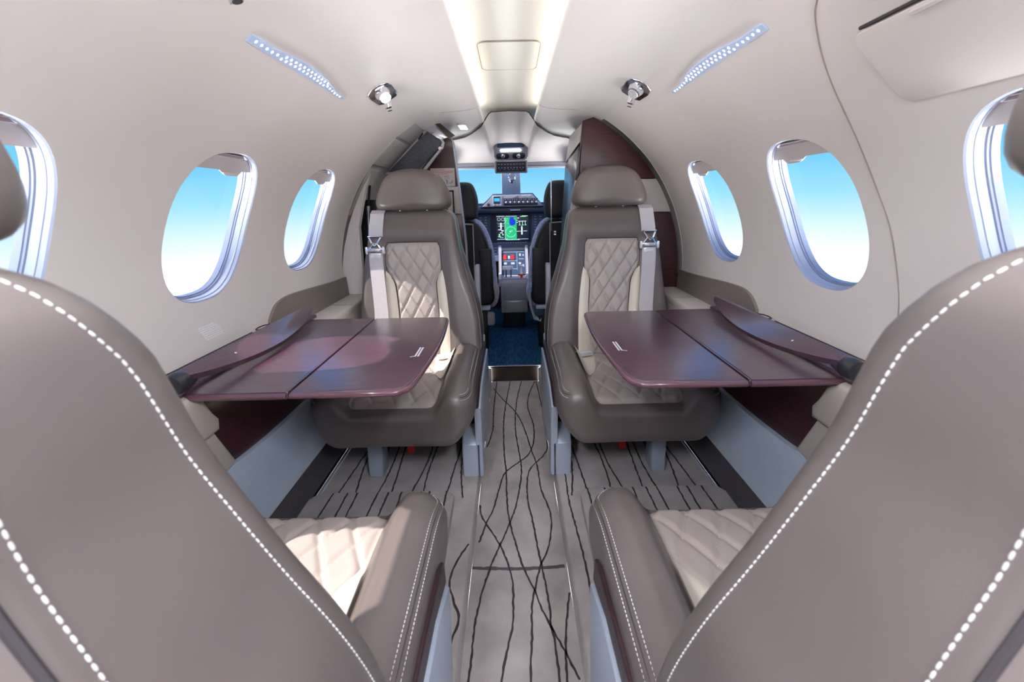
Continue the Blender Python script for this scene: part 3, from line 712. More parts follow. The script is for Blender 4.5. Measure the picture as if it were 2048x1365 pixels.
# ------------------------------------------------------------------ side consoles with table stowage
for s, sd_nm in ((-1, 'left'), (1, 'right')):
    T = thing('side_console', 'long %s side console with dark wood panel, white kick panel and table slot' % sd_nm, 'console', (s * .76, 1.1, HP), group='two side consoles under the windows')
    X = lambda x, y, z, s=s: Vector((s * x, y, z))
    MB().box(X(.758, 1.80, -.447), (.114, .50, .04), .012, 3).build('ledge_top', 'beige', T)
    MB().box(X(.712, 1.80, -.53), (.02, .52, .17), .008, 3).build('ledge_side', 'beige', T)
    MB().box(X(.758, 1.80, -.4265), (.105, .003, .002)).build('ledge_joint', 'joint', T)
    # padded brown cover rising on the wall
    top = [(1.352, -.375), (1.38, -.345), (1.41, -.325), (1.46, -.314), (1.54, -.314), (1.65, -.320), (1.80, -.330), (1.92, -.336), (2.02, -.338)]
    P = catmull([Vector(p) for p in top], 4); poly = [(p[0], p[1]) for p in P] + [(2.02, -.45), (1.36, -.45)]
    MB().prism(poly, lambda y, z, d, s=s: wallpt(s, y, math.asin(max(-1, (z - ZCIR) / R0)), R0 - d), .001, .011, .003).build('wall_cover', 'brown_pad', T)
    MB().box(X(.770, 1.18, -.398), (.084, .66, .012), .003).build('wood_strip', 'wood', T)
    MB().tube([X(.811, lerp(.3, 1.36, i / 10), -.383) for i in range(11)], .006, 6).build('shadow_strip', 'black', T)  # black strip paints the shadow line under the lining
    # slot below the lid
    MB().box(X(.788, 1.12, -.442), (.045, .72, .075), .004).build('table_slot', 'black', T)
    MB().box(X(.752, .865, -.430), (.055, .05, .060), .010).build('slot_cheek', 'black_gloss', T)
    # hinged wooden lid, standing half open along the table
    L = []; n = 24
    for i in range(n + 1):
        u = i / n; L.append((lerp(.850, 1.480, u), -.003))
    for i in range(n + 1):
        u = 1 - i / n; L.append((lerp(.850, 1.480, u), .010 + .062 * (sin(pi * min(1, max(0, u))) ** .75)))
    ang = radians(-28)
    def lidmap(y, q, d, s=s):
        dx, dz = q * cos(ang) - d * sin(ang), q * sin(ang) + d * cos(ang)
        return X(.738 - dx, y, -.354 + dz)
    lid = MB().prism(L, lidmap, -.008, .008, .004, 3).build('lid', 'wood', T, label='lens-shaped glossy wood lid standing half open')
    for (yy, qq) in ((1.02, .03),):
        c_ = Vector(lidmap(yy, qq, .0085)); MB().lathe([(.0, 0), (.003, 0), (.003, .0006), (0, .0008)], c_, Vector(lidmap(yy, qq, 1)) - Vector(lidmap(yy, qq, 0)), 12).build('lid_stud', 'print_white', lid)
    MB().lathe([(.004, -.02), (.024, -.018), (.026, 0), (.022, .012), (.008, .016)], X(.722, .842, -.366), (0, -1, 0), 20).build('lid_end_cap', 'black_gloss', T)
    MB().box(X(.752, .845, -.378), (.030, .035, .034), .008, rot=Matrix.Rotation(s * .5, 3, 'Y')).build('hinge_bracket', 'wood_front', T)
    MB().box(X(.792, .815, -.366), (.028, .05, .014), .005).build('latch', 'chrome', T)
    # dark wood panel under the table, curved lower edge
    lowc = catmull([Vector(p) for p in [(1.018, -.664), (1.10, -.672), (1.22, -.679), (1.40, -.682), (1.75, -.684)]], 5)
    dp = [(1.75, -.44), (.925, -.445), (.960, -.52)] + [(p[0], p[1]) for p in lowc]
    MB().prism(dp, lambda y, z, d, s=s: X(.757 + d, y, z), 0, .012, .002).build('wood_panel', 'wood_side', T)
    # white kick panel
    wpts = [(.20, -.664)] + [(p[0], p[1] - .002) for p in lowc] + [(2.0, -.685), (2.0, -.918), (.20, -.918)]
    MB().prism(wpts, lambda y, z, d, s=s: X(.742 + d, y, z), 0, .022, .011, 3).build('kick_panel', 'panel_white', T)
    # cream armrest blocks aft of the wood panel
    a1 = [(.50, -.402), (.865, -.404), (.905, -.43), (.935, -.495), (.945, -.528), (.50, -.528)]
    MB().prism(a1, lambda y, z, d, s=s: X(.712 + d, y, z), 0, .085, .014, 3).build('armrest_block', 'beige', T)
    a2 = [(.50, -.532), (.948, -.532), (1.012, -.655), (.98, -.662), (.50, -.662)]
    MB().prism(a2, lambda y, z, d, s=s: X(.736 + d, y, z), 0, .06, .010, 3).build('armrest_block', 'beige', T)
    pd = [(.775 + .042 * cos(2 * pi * i / 28), .86 + .105 * sin(2 * pi * i / 28)) for i in range(28)]
    MB().prism(pd, lambda x, y, d, s=s: X(x, y, d), -.396, -.378, .007, 3).build('armrest_pad', 'brown_pad', T)
    lt = [(.798 + .018 * cos(2 * pi * i / 20), 1.285 + .040 * sin(2 * pi * i / 20)) for i in range(20)]
    lc = MB().prism(lt, lambda x, y, d, s=s: X(x, y, d), -.392, -.373, .005, 3).build('release_catch', 'beige', T)
    MB().tube([X(.796 + .011 * cos(2 * pi * i / 16), 1.285 + .028 * sin(2 * pi * i / 16), -.372) for i in range(16)], .0022, 6, closed=True).build('catch_ring', 'black', lc)

# ------------------------------------------------------------------ folding tables
for s, sd_nm, y0, y1 in ((-1, 'left', .868, 1.470), (1, 'right', .880, 1.500)):
    xi = .236 if s < 0 else .262
    T = thing('folding_table', ('open two-leaf dark wood table on the left with a pink patch of sun' if s < 0 else 'open two-leaf dark wood table on the right, reflecting the windows'), 'table', (s * .5, (y0 + y1) / 2, -.41), group='two folding tables between facing seats')
    X = lambda x, y, z, s=s: Vector((s * x, y, z))
    xs = .499 if s < 0 else .522
    inner = [(xs - .0015, y0), (xs - .0015, y1)] + [(xi + .018, y1 + 0), (xi + .004, y1 - .012)] + [(xi - .014 * sin(pi * k / 8), lerp(y1 - .03, y0 + .045, k / 8)) for k in range(0, 9)] + [(xi + .008, y0 + .018), (xi + .030, y0 + .003)]
    inner = [p for p in inner]
    il = MB().prism(inner, lambda x, y, d: X(x, y, d), -.4175, -.400, .0065, 4).build('table_leaf', 'wood', T)
    ol = MB().prism(rrect(xs + .0015, y0, .742, y1, .004), lambda x, y, d: X(x, y, d), -.4175, -.400, .0065, 4).build('table_leaf', 'wood', T)
    MB().tube([X(p[0], p[1], -.4088) for p in inner[2:] + [(lerp(xi, xs, .5), y0 - .0005), (xs - .004, y0 - .0005)]], .0072, 10).build('edge_highlight', 'table_edge_highlight', il)  # lighter rounded tube paints the highlight along the table edge
    MB().tube([X(x, y0 - .0005, -.4088) for x in (xs + .004, .62, .738)], .0072, 10).build('edge_highlight', 'table_edge_highlight', ol)
    for yy in (y0 + .1, y1 - .1): MB().box(X(xs, yy, -.419), (.05, .02, .004), .001).build('hinge', 'chrome', T)
    MB().box(X(.70, (y0 + y1) / 2, -.428), (.16, .05, .016), .004).build('slide_rail', 'silver', T)
    MB().box(X(.70, y0 + .06, -.430), (.16, .014, .014), .003).build('slide_rail', 'cockpit_navy', T)
    # small engraved placard near the aisle edge: two lines of fine lettering
    pm = MB(); random.seed(5)
    for r_ in range(2):
        y = y0 + .205; yend = y0 + .275
        while y < yend:
            L_ = random.uniform(.0018, .0036); pm.box(X(xi + .022 + .0075 * r_, y, -.3996), (.0042, L_, .0006)); y += L_ + .0008
    for k in range(3): pm.box(X(xi + .033 + .004 * k, y0 + .205 - .002 * k, -.3996), (.004, .0022, .0006))
    pm.build('placard_lettering', 'print_white', il, smooth=False)
# ------------------------------------------------------------------ ceiling fittings
def led_strip(s, ya, yb, label):
    th = radians(52.25); q0 = R0 * th
    tab = [(0, .017), (.04, .020), (.16, .019), (.28, .026), (.42, .032), (.56, .031), (.70, .025), (.80, .017), (.86, .010), (1.0, .009)]
    wdt = lambda u: interp(tab, u)
    P = [(lerp(ya, yb, i / 30), q0) for i in range(31)] + [(lerp(ya, yb, 1 - i / 40), q0 + wdt(1 - i / 40)) for i in range(41)]
    T = thing('light_strip', label, 'ceiling light', wallpt(s, (ya + yb) / 2, th), group='slim light strips along the upper lining')
    MB().prism(P, lambda y, q, d: wallpt(s, y, q / R0, R0 - d), -.002, .0035, .0012).build('diffuser_plate', 'led_plate', T)
    MB().tube([wallpt(s, y, (q - .0015) / R0, R0 - .004) for y, q in P[33:-2]], .0016, 6).build('plate_lip', 'led_plate', T)
    m = MB(); nn = int((yb - ya) / .0190)
    for k in range(1, nn):
        y = ya + k * .0190; u = (y - ya) / (yb - ya); wv = wdt(u); rows = max(1, int((wv - .003) / .0098))
        for r_ in range(rows):
            q = q0 + wv / 2 + (r_ - (rows - 1) / 2) * .0098; y2 = y + (r_ % 2) * .0095
            c = wallpt(s, y2, q / R0, R0 - .0036); nrm = Vector((0, c.y, ZCIR)) - c
            m.lathe([(.0029, 0), (.0029, .0003)], c, nrm, 8)
    m.build('led_lens', 'led', T, kind='stuff')
led_strip(-1, .873, 1.340, 'bright slim light strip with dots on the left lining above the windows')
led_strip(1, .873, 1.350, 'bright slim light strip with dots on the right lining above the windows')
led_strip(1, .10, .585, 'light strip above the rear right hatch, only its tip in the picture')

def reading_light(s, y, th, lit, label, sc=1.):
    c = wallpt(s, y, th, R0 - .002); n = (Vector((0, y, ZCIR)) - c).normalized(); ey = Vector((0, 1, 0)); ex = n.cross(ey) * s
    T = thing('reading_light', label, 'reading light', c, group='chrome reading lights with air nozzles')
    L = lambda a, b, d: c + ex * (a * sc) + ey * (b * sc) + n * (d * sc)
    pl = [(-.030, -.055), (-.034, -.03), (-.034, .045), (-.022, .062), (.022, .062), (.034, .045), (.036, -.02), (.030, -.055), (.012, -.068), (-.012, -.068)]
    MB().prism(pl, L, -.003, .004, .003, 3).build('bezel', 'chrome', T)
    tlt = (n * 1.0 + ey * -.35 + ex * -.1).normalized()
    lb = MB().lathe([(.027, 0), (.026, .010), (.022, .020), (.020, .024)], L(0, -.018, .001), tlt, 24).build('lamp_barrel', 'chrome', T)
    MB().lathe([(.018, 0), (.017, .0018), (0, .0022)], L(0, -.018, .001) + tlt * .0235 * sc, tlt, 24).build('lamp_face', 'lamp' if lit else 'white_metal', lb)
    tz = (n * .9 + ey * .1 + ex * .25).normalized()
    nz = MB().lathe([(.017, 0), (.015, .012), (.011, .016), (.011, .034), (.009, .036)], L(.004, .028, .001), tz, 20).build('air_nozzle', 'chrome', T)
    MB().lathe([(.008, 0), (.008, .001), (0, .001)], L(.004, .028, .001) + tz * .0358 * sc, tz, 16).build('nozzle_mouth', 'black', nz)
    for k in range(4):
        a = 2 * pi * k / 4; MB().tube([L(.004, .028, .001) + tz * .017 + (ex * cos(a) + ey * sin(a)) * .011, L(.004, .028, .001) + tz * .033 + (ex * cos(a) + ey * sin(a)) * .011], .0022, 6).build('nozzle_rib', 'chrome', nz)
    return T
reading_light(-1, 1.50, radians(59.0), True, 'chrome reading light with glowing lamp, on the left ceiling panel', 1.25)
reading_light(1, 1.50, radians(58.5), False, 'chrome reading light with dark air nozzle, on the right ceiling panel', 1.25)
reading_light(-1, .705, radians(57.8), True, 'chrome reading light cut off by the top edge of the picture')
T = thing('entry_light', 'small lit square light in the ceiling panel above the entry door', 'ceiling light', (-.237, 2.26, .388))
MB().prism(rrect(-.262, 2.18, -.212, 2.33, .006), lambda x, y, d: (x, y, d), .3862, .3905, .0015).build('bezel', 'ceiling_panel', T)
MB().prism(rrect(-.256, 2.20, -.218, 2.315, .004), lambda x, y, d: (x, y, d), .3852, .3872, .0006).build('lens', 'lamp', T)
# added fill lamps over the rear cabin, behind the eye, to brighten it
for s in (-1, 1):
    T = thing('fill_light', 'added fill light behind the camera on the %s' % ('left' if s < 0 else 'right'), 'ceiling light', (s * .30, -.14, .39), group='added rear fill lights')
    MB().box((s * .30, -.14, .388), (.12, .40, .010), .004).build('fill_rim', 'ceiling_panel', T)
    MB().box((s * .30, -.14, .3825), (.10, .37, .004), .001).build('fill_lens', 'rear_fill', T)

# ------------------------------------------------------------------ right cabinet
yA, yB = 2.045, 2.50
xin = lambda z: .292 + .155 * z if z > -.3 else .2455
def cab_poly(z0, z1, n=14, grow=0., cap=.384):
    R = .815 + grow; P = [(xin(z0), z0), (xin(min(z1, .372)), min(z1, .372))]
    zs = [lerp(z1, z0, i / n) for i in range(n + 1)]
    for z in zs:
        q = R * R - (z - ZCIR) ** 2
        x = sqrt(q) if z > ZCIR else .815
        if z > .37: x = min(x, .45)
        P.append((max(x, xin(z) + .01), z))
    out = [P[0]]
    for p in P[1:]:
        if (Vector(p) - Vector(out[-1])).length > 1e-4: out.append(p)
    return out
T = thing('storage_cabinet', 'tall dark wood cabinet with a cream band behind the right front seat', 'cabinet', (.55, 2.28, HP))
MB().prism(cab_poly(HP, .384), lambda x, z, d: (x, d, z), yA + .012, yB).build('cabinet_body', 'wood_front', T)
MB().prism(cab_poly(.102, .384), lambda x, z, d: (x, d, z), yA, yA + .014, .003).build('upper_panel', 'wood_front', T)
MB().prism(cab_poly(-.058, .098), lambda x, z, d: (x, d, z), yA, yA + .014, .003).build('cream_band', 'cabinet_cream', T)
MB().prism(cab_poly(HP + .002, -.062), lambda x, z, d: (x, d, z), yA, yA + .014, .003).build('lower_panel', 'wood_front', T)
sp = MB()
sp.prism([(yA + .02, -.98), (yA + .02, .255), (yB - .005, .205), (yB - .005, -.98)], lambda y, z, d: (xin(z) - d, y, z), 0, .006, .002)
sp.build('side_panel', 'black_gloss', T, label='glossy black aisle side')
MB().prism([(yA + .02, .275), (yA + .02, .362), (yB - .005, .362), (yB - .005, .225)], lambda y, z, d: (xin(z) - d, y, z), 0, .006, .002).build('upper_side_panel', 'cabinet_cream', T)
MB().prism([(yA, -1.0), (yA, .37), (yA + .016, .37), (yA + .016, -1.0)], lambda y, z, d: (xin(z) - d, y, z), .001, .009, .002).build('corner_strip', 'wood_side', T)
MB().box((xin(-.3) - .012, yB - .03, -.02), (.006, .016, .30), .002).build('edge_strip', 'chrome', T)
for z in (-.17, -.185): MB().lathe([(.006, 0), (.006, .01), (.003, .014)], (.256, 2.42, z), (-1, 0, 0), 12).build('knob', 'chrome', T)

# ------------------------------------------------------------------ entry door, left divider
D = thing('door_1', 'grey entry door with folded stair tray in the left wall', None, (-.8, 2.24, -.3), kind='structure')
MB().grid(lambda u, v: wallpt(-1, lerp(1.95, 2.46, v), lerp(radians(-62), radians(63), u), .845), 40, 4).build('door_skin', 'door_grey', D)
MB().prism([(2.05, R0 * radians(39)), (2.05, R0 * radians(50)), (2.30, R0 * radians(50)), (2.30, R0 * radians(39))], lambda y, q, d: wallpt(-1, y, q / R0, .845 - d), 0, .014, .005, 3).build('door_pad', 'door_pad', D)
MB().prism([(2.05, R0 * radians(51)), (2.05, R0 * radians(61)), (2.30, R0 * radians(61)), (2.30, R0 * radians(51))], lambda y, q, d: wallpt(-1, y, q / R0, .845 - d), 0, .014, .005, 3).build('door_pad', 'door_pad', D)
MB().prism([(2.06, R0 * radians(20)), (2.06, R0 * radians(37)), (2.20, R0 * radians(37)), (2.20, R0 * radians(20))], lambda y, q, d: wallpt(-1, y, q / R0, .845 - d), 0, .014, .005, 3).build('door_pad', 'door_pad', D)
MB().box((-.775, 2.20, -.285), (.15, .04, .63)).build('dark_gap_block', 'black', D)  # black block paints in the dark of the gap beside the pillar
MB().tube([(-.728, 2.14, -.28), (-.716, 2.14, .0)], .009, 10).build('door_strut', 'chrome', D)
MB().tube([(-.716, 2.14, .0), (-.700, 2.14, .10)], .006, 10).build('strut_rod', 'black', D)
pil = [(-.66, .150), (-.705, .085), (-.745, -.005), (-.780, -.09), (-.812, -.20), (-.836, -.33), (-.838, -.42), (-.815, -.452), (-.765, -.455), (-.738, -.425), (-.732, -.30), (-.732, -.10), (-.72, -.005), (-.69, .07)]
MB().prism(pil, lambda x, z, d: (x, d, z), 2.03, 2.06, .010, 3).build('trim_5', 'lining', kind='structure')
T = thing('stair_tray', 'slate grey folded stair tread in a pale frame, high beside the entry door', 'stair tread', (-.47, 2.25, .27))
tray = [(-.405, .372), (-.345, .312), (-.352, .295), (-.470, .172), (-.640, .172)]
MB().prism(tray, lambda x, z, d: (x, d - .25 * (z - .27), z), 2.23, 2.25, .006, 2).build('tread', 'slate', T)
fr_ = [(-.415, .385), (-.335, .315), (-.343, .288), (-.462, .160), (-.66, .160)]
MB().prism(fr_, lambda x, z, d: (x, d - .25 * (z - .27), z), 2.243, 2.275, .008, 2).build('tread_frame', 'door_grey', T)
MB().tube([(-.352, 2.235, .297), (-.40, 2.245, .248), (-.465, 2.255, .180)], .006, 8).build('side_bar', 'chrome', T)
MB().tube([(-.412, 2.215, .381), (-.338, 2.23, .313)], .006, 8).build('end_bar', 'chrome', T)
MB().box((-.45, 2.225, .342), (.04, .012, .008), .002, rot=Matrix.Rotation(-.9, 3, 'Y')).build('tread_slot', 'black', T)
for p_ in ((-.357, 2.235, .282), (-.432, 2.222, .376)): MB().lathe([(.010, -.008), (.011, 0), (.008, .008)], p_, (0, -1, 0), 14).build('tread_pivot', 'chrome', T)
T = thing('hinge_cover', 'shiny hinge cover under a dark brown bracket above the entry door', 'hinge', (-.35, 2.2, .37))
MB().prism([(-.428, .372), (-.384, .402), (-.306, .330), (-.345, .318)], lambda x, z, d: (x, d, z), 2.20, 2.212, .004, 2).build('mirror_plate', 'chrome', T)
MB().prism([(-.386, .412), (-.362, .412), (-.272, .338), (-.302, .322)], lambda x, z, d: (x, d, z), 2.185, 2.205, .003, 2).build('bracket', 'dark_brown', T)

T = thing('entry_divider', 'dark wood divider with exit placard and cream band, left of the cockpit', 'partition', (-.5, 2.45, HP))
dx = [(.449, -.37), (.354, -.322), (.177, -.305), (-.207, -.272), (-.879, -.263), (HP, -.262)]
dxe = lambda z: interp([(a, b) for a, b in dx[::-1]], z)
def div_poly(z0, z1, n=10):
    P = [(dxe(lerp(z0, z1, i / n)), lerp(z0, z1, i / n)) for i in range(n + 1)]
    for i in range(n + 1):
        z = lerp(z1, z0, i / n); x = -sqrt(max(.05, .84 ** 2 - (z - ZCIR) ** 2)) if z > ZCIR else -.80
        P.append((min(x, dxe(z) - .02), z))
    return P
MB().prism(div_poly(.100, .405), lambda x, z, d: (x, d, z), 2.43, 2.47, .003).build('upper_panel', 'wood_front', T)
MB().prism(div_poly(-.056, .097), lambda x, z, d: (x, d, z), 2.43, 2.47, .003).build('cream_band', 'cabinet_cream', T)
MB().prism(div_poly(HP, -.059), lambda x, z, d: (x, d, z), 2.43, 2.47, .003).build('lower_panel', 'wood_front', T)
MB().tube([(dxe(z) + .002, 2.45, z) for z in [lerp(-1.0, .40, i / 20) for i in range(21)]], .010, 8).build('edge_strip', 'silver', T)
fb = MB()
for z in (.073, -.050): fb.box((-.345, 2.426, z), (.046, .006, .008))
for x in (-.364, -.326): fb.box((x, 2.426, .0115), (.008, .006, .13))
fb.build('black_frame', 'black', T)
MB().box((-.345, 2.428, .0115), (.03, .002, .115)).build('framed_card', 'paper', T)
pc = MB().box((-.380, 2.4275, .149), (.135, .003, .100)).build('exit_placard', 'paper', T)
m = MB()
for k, (xa, xb, z) in enumerate(((-.44, -.368, .190), (-.44, -.320, .182), (-.44, -.324, .175), (-.43, -.350, .168))): m.box(((xa + xb) / 2, 2.4255, z), (xb - xa, .0008, .0024))
m.build('placard_lines', 'print_red', pc, smooth=False)
text('placard_lettering', 'EXIT', .0125, (-.358, 2.4255, .1545), (pi / 2, 0, 0), 'print_dark', pc)
text('placard_lettering', 'TO OPEN', .0065, (-.356, 2.4255, .1445), (pi / 2, 0, 0), 'print_dark', pc)
MB().prism([(-.385, .155), (-.379, .1575), (-.379, .1525)], lambda x, z, d: (x, d, z), 2.425, 2.4258).build('placard_arrow', 'print_dark', pc)
MB().prism([(-.366, .136), (-.358, .138), (-.352, .132), (-.352, .120), (-.357, .110), (-.361, .116), (-.361, .128)], lambda x, z, d: (x, d, z), 2.4252, 2.4258).build('placard_picture', 'cockpit_grey', pc)
MB().prism([(-.345, .117), (-.334, .113), (-.326, .120), (-.322, .134), (-.327, .134), (-.333, .121), (-.344, .120)], lambda x, z, d: (x, d, z), 2.4252, 2.4258).build('placard_picture', 'cockpit_grey', pc)

# faint etched notice on the left lining under the middle window: rows of tiny letters
m = MB(); random.seed(3)
for r_ in range(7):
    zz = -.306 - .0062 * r_; y = 1.055 + .004 * r_; ye = 1.115 + .006 * min(r_, 5)
    while y < ye:
        L_ = random.uniform(.0022, .0048); c = onR(-1, y, zz, R0 - .0003)
        m.box(c, (.0006, L_, .0036), rot=None); y += L_ + .0012
m.build('etched_notice', 'etched', bpy.data.objects['wall_left'], smooth=False)

# ------------------------------------------------------------------ cockpit shell
def ye(x):
    return interp([(0, 2.12), (.10, 2.12), (.135, 2.17), (.17, 2.29), (.21, 2.42), (.26, 2.55), (.33, 2.66), (.42, 2.72), (.80, 2.74)], abs(x))
def zc_(x):
    return interp([(0, .440), (.09, .436), (.12, .402), (.14, .382), (.25, .386), (.35, .392), (.43, .368), (.60, .24), (.80, .02)], abs(x)) - .004
hd = MB().grid(lambda u, v: Vector((lerp(-.8, .8, u), lerp(ye(lerp(-.8, .8, u)), 3.32, v), lerp(zc_(lerp(-.8, .8, u)), .300, v ** 4) if abs(lerp(-.8, .8, u)) < .45 else lerp(zc_(lerp(-.8, .8, u)), .26, v))), 80, 16)
hdr = hd.build('wall_front', 'lining', kind='structure', angle=60); hdr['label'] = 'cream cockpit headliner above the windscreen'
MB().tube([(lerp(-.42, .42, i / 60), ye(lerp(-.42, .42, i / 60)) - .002, zc_(lerp(-.42, .42, i / 60)) - .001) for i in range(61)], .003, 6).build('headliner_joint', 'seam', hdr)
MB().box((0, 3.32, .293), (1.5, .03, .030), .006).build('trim_6', 'cockpit_grey', kind='structure')
MB().box((0, 3.33, .268), (1.5, .03, .018), .006).build('trim_7', 'cockpit_light', kind='structure')
MB().tube([(lerp(-.7, .7, i / 20), 3.312, .279 + .004 * abs(lerp(-1, 1, i / 20))) for i in range(21)], .004, 6).build('headliner_seal', 'seam', hdr)
for s, nm in ((-1, 'wall_cockpit_left'), (1, 'wall_cockpit_right')):
    MB().box((s * .76, 3.25, -.55), (.03, 1.6, 1.05), .005).build(nm, 'cockpit_grey', kind='structure')
    MB().box((s * .76, 2.62, .12), (.03, .34, .40), .005).build('trim_%d' % (8 if s < 0 else 9), 'cockpit_grey', kind='structure')
W = thing('window_7', 'cockpit windscreen in two panes either side of a grey post', None, (0, 3.8, .12), kind='structure')
for s in (-1, 1):
    MB().prism([(s * .085, -.05), (s * .085, .30), (s * .76, .30), (s * .76, -.05)], lambda x, z, d: (x, 3.80 + d - (z - .1) * .5 - abs(x) * .15, z), 0, .004).build('pane', 'pane', W)
po = MB().prism([(-.078, .05), (-.078, .30), (.088, .30), (.088, .05)], lambda x, z, d: (x, 3.76 + d - (z - .1) * .5, z), 0, .03, .01, 3).build('centre_post', 'post', W)
MB().prism([(.03, .06), (.03, .29), (.055, .29), (.055, .06)], lambda x, z, d: (x, 3.755 + d - (z - .1) * .5, z), -.001, .02, .004, 2).build('post_groove', 'cockpit_light', W)

T = thing('compass', 'small dark standby compass hanging on the windscreen post', 'compass', (.012, 3.62, .22))
MB().lathe([(.006, -.028), (.022, -.024), (.026, 0), (.022, .020), (.008, .026)], (.012, 3.60, .215), (0, -1, 0), 20).build('compass_bowl', 'cockpit_navy', T)
MB().lathe([(.024, 0), (.027, .004), (.024, .007)], (.012, 3.572, .215), (0, -1, 0), 20).build('compass_ring', 'chrome', T)
MB().box((.012, 3.60, .185), (.014, .012, .05), .003).build('compass_stem', 'black', T)
MB().tube([(-.02, 3.60, .24), (-.014, 3.59, .20), (.0, 3.58, .175), (.03, 3.59, .185), (.042, 3.60, .215), (.035, 3.60, .245)], .004, 6).build('compass_bracket', 'chrome', T)

T = thing('overhead_console', 'blue grey overhead console with lamp and switches above the windscreen', 'console', (.008, 3.0, .31))
oc = rrect(-.108, .292, .124, .415, .022)
MB().prism(oc, lambda x, z, d: (x, d - (z - .3) * .3, z), 3.0, 3.10, .006, 2).build('console_body', 'cockpit_grey', T)
MB().prism(rrect(-.085, .372, .100, .405, .006), lambda x, z, d: (x, d - (z - .3) * .3, z), 2.995, 3.003, .002).build('console_visor', 'cockpit_blue', T)
MB().prism(rrect(-.066, .346, .078, .360, .0069), lambda x, z, d: (x, d - (z - .3) * .3, z), 2.992, 3.002, .002).build('console_lamp', 'lamp', T)
for x in (-.050, .062):
    MB().prism(rrect(x - .044, .300, x + .044, .336, .014), lambda a, z, d: (a, d - (z - .3) * .3, z), 2.996, 3.004, .002).build('lamp_recess', 'cockpit_navy', T)
    MB().lathe([(.015, -.02), (.016, .0), (.013, .012), (.010, .014)], (x, 2.99, .318), (.3 if x < 0 else -.3, -1, -.3), 18).build('map_light', 'chrome', T)
sw = MB().box((.007, 3.01, .246), (.228, .05, .084), .010, 3).build('switch_panel', 'cockpit_grey', T)
MB().box((.007, 2.984, .246), (.200, .004, .066), .004).build('switch_face', 'cockpit_navy', T)
m = MB()
for k in range(9): m.box((-.078 + .021 * k, 2.980, .262), (.012, .003, .003)); m.box((-.078 + .021 * k, 2.980, .238), (.008, .004, .006))
for k in range(6): m.box((-.07 + .03 * k, 2.980, .226), (.012, .002, .002))
m.build('switch_marking', 'print_dim', T, smooth=False)
for k in range(4): MB().lathe([(.007, 0), (.006, .010), (.004, .012)], (-.065 + .045 * k, 2.982, .246), (0, -1, 0), 12).build('switch_knob', 'black', T)

# ------------------------------------------------------------------ instrument panel
T = thing('instrument_panel', 'cockpit instrument panel with green map display', 'instrument panel', (0, 3.65, -.2))
MB().prism([(-.75, -.40), (-.75, -.07), (.75, -.07), (.75, -.40)], lambda x, z, d: (x, d + (-.2 - z) * -.1, z), 3.665, 3.72).build('panel_board', 'cockpit_blue', T)
MB().prism([(-.75, -.082), (-.75, -.040), (.75, -.040), (.75, -.082)], lambda x, z, d: (x, d, z), 3.56, 3.68, .008, 2).build('glareshield_lip', 'cockpit_navy', T)
MB().prism([(-.75, -.045), (-.75, -.022), (.75, -.022), (.75, -.045)], lambda x, z, d: (x, d, z), 3.60, 3.95, .008, 2).build('glareshield', 'cockpit_blue', T)
tz = [(-.262, -.036), (-.240, -.020), (-.150, .076), (.184, .078), (.262, -.016), (.282, -.036)]
MB().prism(tz, lambda x, z, d: (x, d + .1 * z, z), 3.565, 3.64, .008, 2).build('standby_panel', 'cockpit_blue', T)
tz2 = [(-.243, -.031), (-.146, .066), (.180, .068), (.263, -.029)]
sp_ = MB().prism(tz2, lambda x, z, d: (x, d + .1 * z, z), 3.556, 3.57, .006, 2).build('standby_face', 'cockpit_grey', T)
f3 = lambda x, z, d: (x, 3.555 + .1 * z - d, z)
MB().prism(rrect(-.155, -.022, -.070, .060, .006), f3, -.002, .010, .003).build('standby_display', 'silver', sp_)
MB().prism(rrect(-.143, -.008, -.088, .052, .003), f3, .010, .0108).build('display_glass', 'screen', sp_)
MB().prism(rrect(-.138, .014, -.093, .040, .001), f3, .0108, .0112).build('display_sky', 'scr_sky', sp_)
for k in range(3): MB().lathe([(.006, 0), (.005, .008), (.003, .009)], Vector(f3(-.140 + .028 * k, -.016, .009)), (0, -1, 0), 10).build('display_knob', 'white_metal', sp_)
MB().prism(rrect(-.058, -.022, .225, .036, .004), f3, -.001, .003, .001).build('control_strip', 'cockpit_navy', sp_)
for k in range(8):
    x = -.040 + .036 * k; MB().lathe([(.009, 0), (.008, .010), (.004, .012)], Vector(f3(x, .004, .003)), (0, -1, 0), 12).build('control_knob', 'print_white' if k in (0, 1, 3) else 'cockpit_light', sp_)
m = MB()
for k in range(9): m.box(f3(-.057 + .0352 * k, .006, .004), (.0018, .001, .052))
for k in range(14): m.box(f3(-.047 + .0195 * k, .026, .004), (.009, .001, .0035))
m.build('control_marking', 'print_dim', sp_, smooth=False)
MB().prism(rrect(-.197, -.022, -.178, -.002, .004), f3, -.001, .004, .001).build('red_switch', 'dark_brown', sp_)
text('registration', 'N456FP', .0235, f3(.130, .0545, .0006), (pi / 2 - .1, 0, 0), 'print_white', sp_)
MB().prism(rrect(.020, .046, .060, .058, .002), f3, -.001, .002, .0008).build('name_plate', 'cockpit_light', sp_)
MB().box((.035, 3.553, -.060), (.085, .004, .005)).build('lip_marking', 'print_white', T)
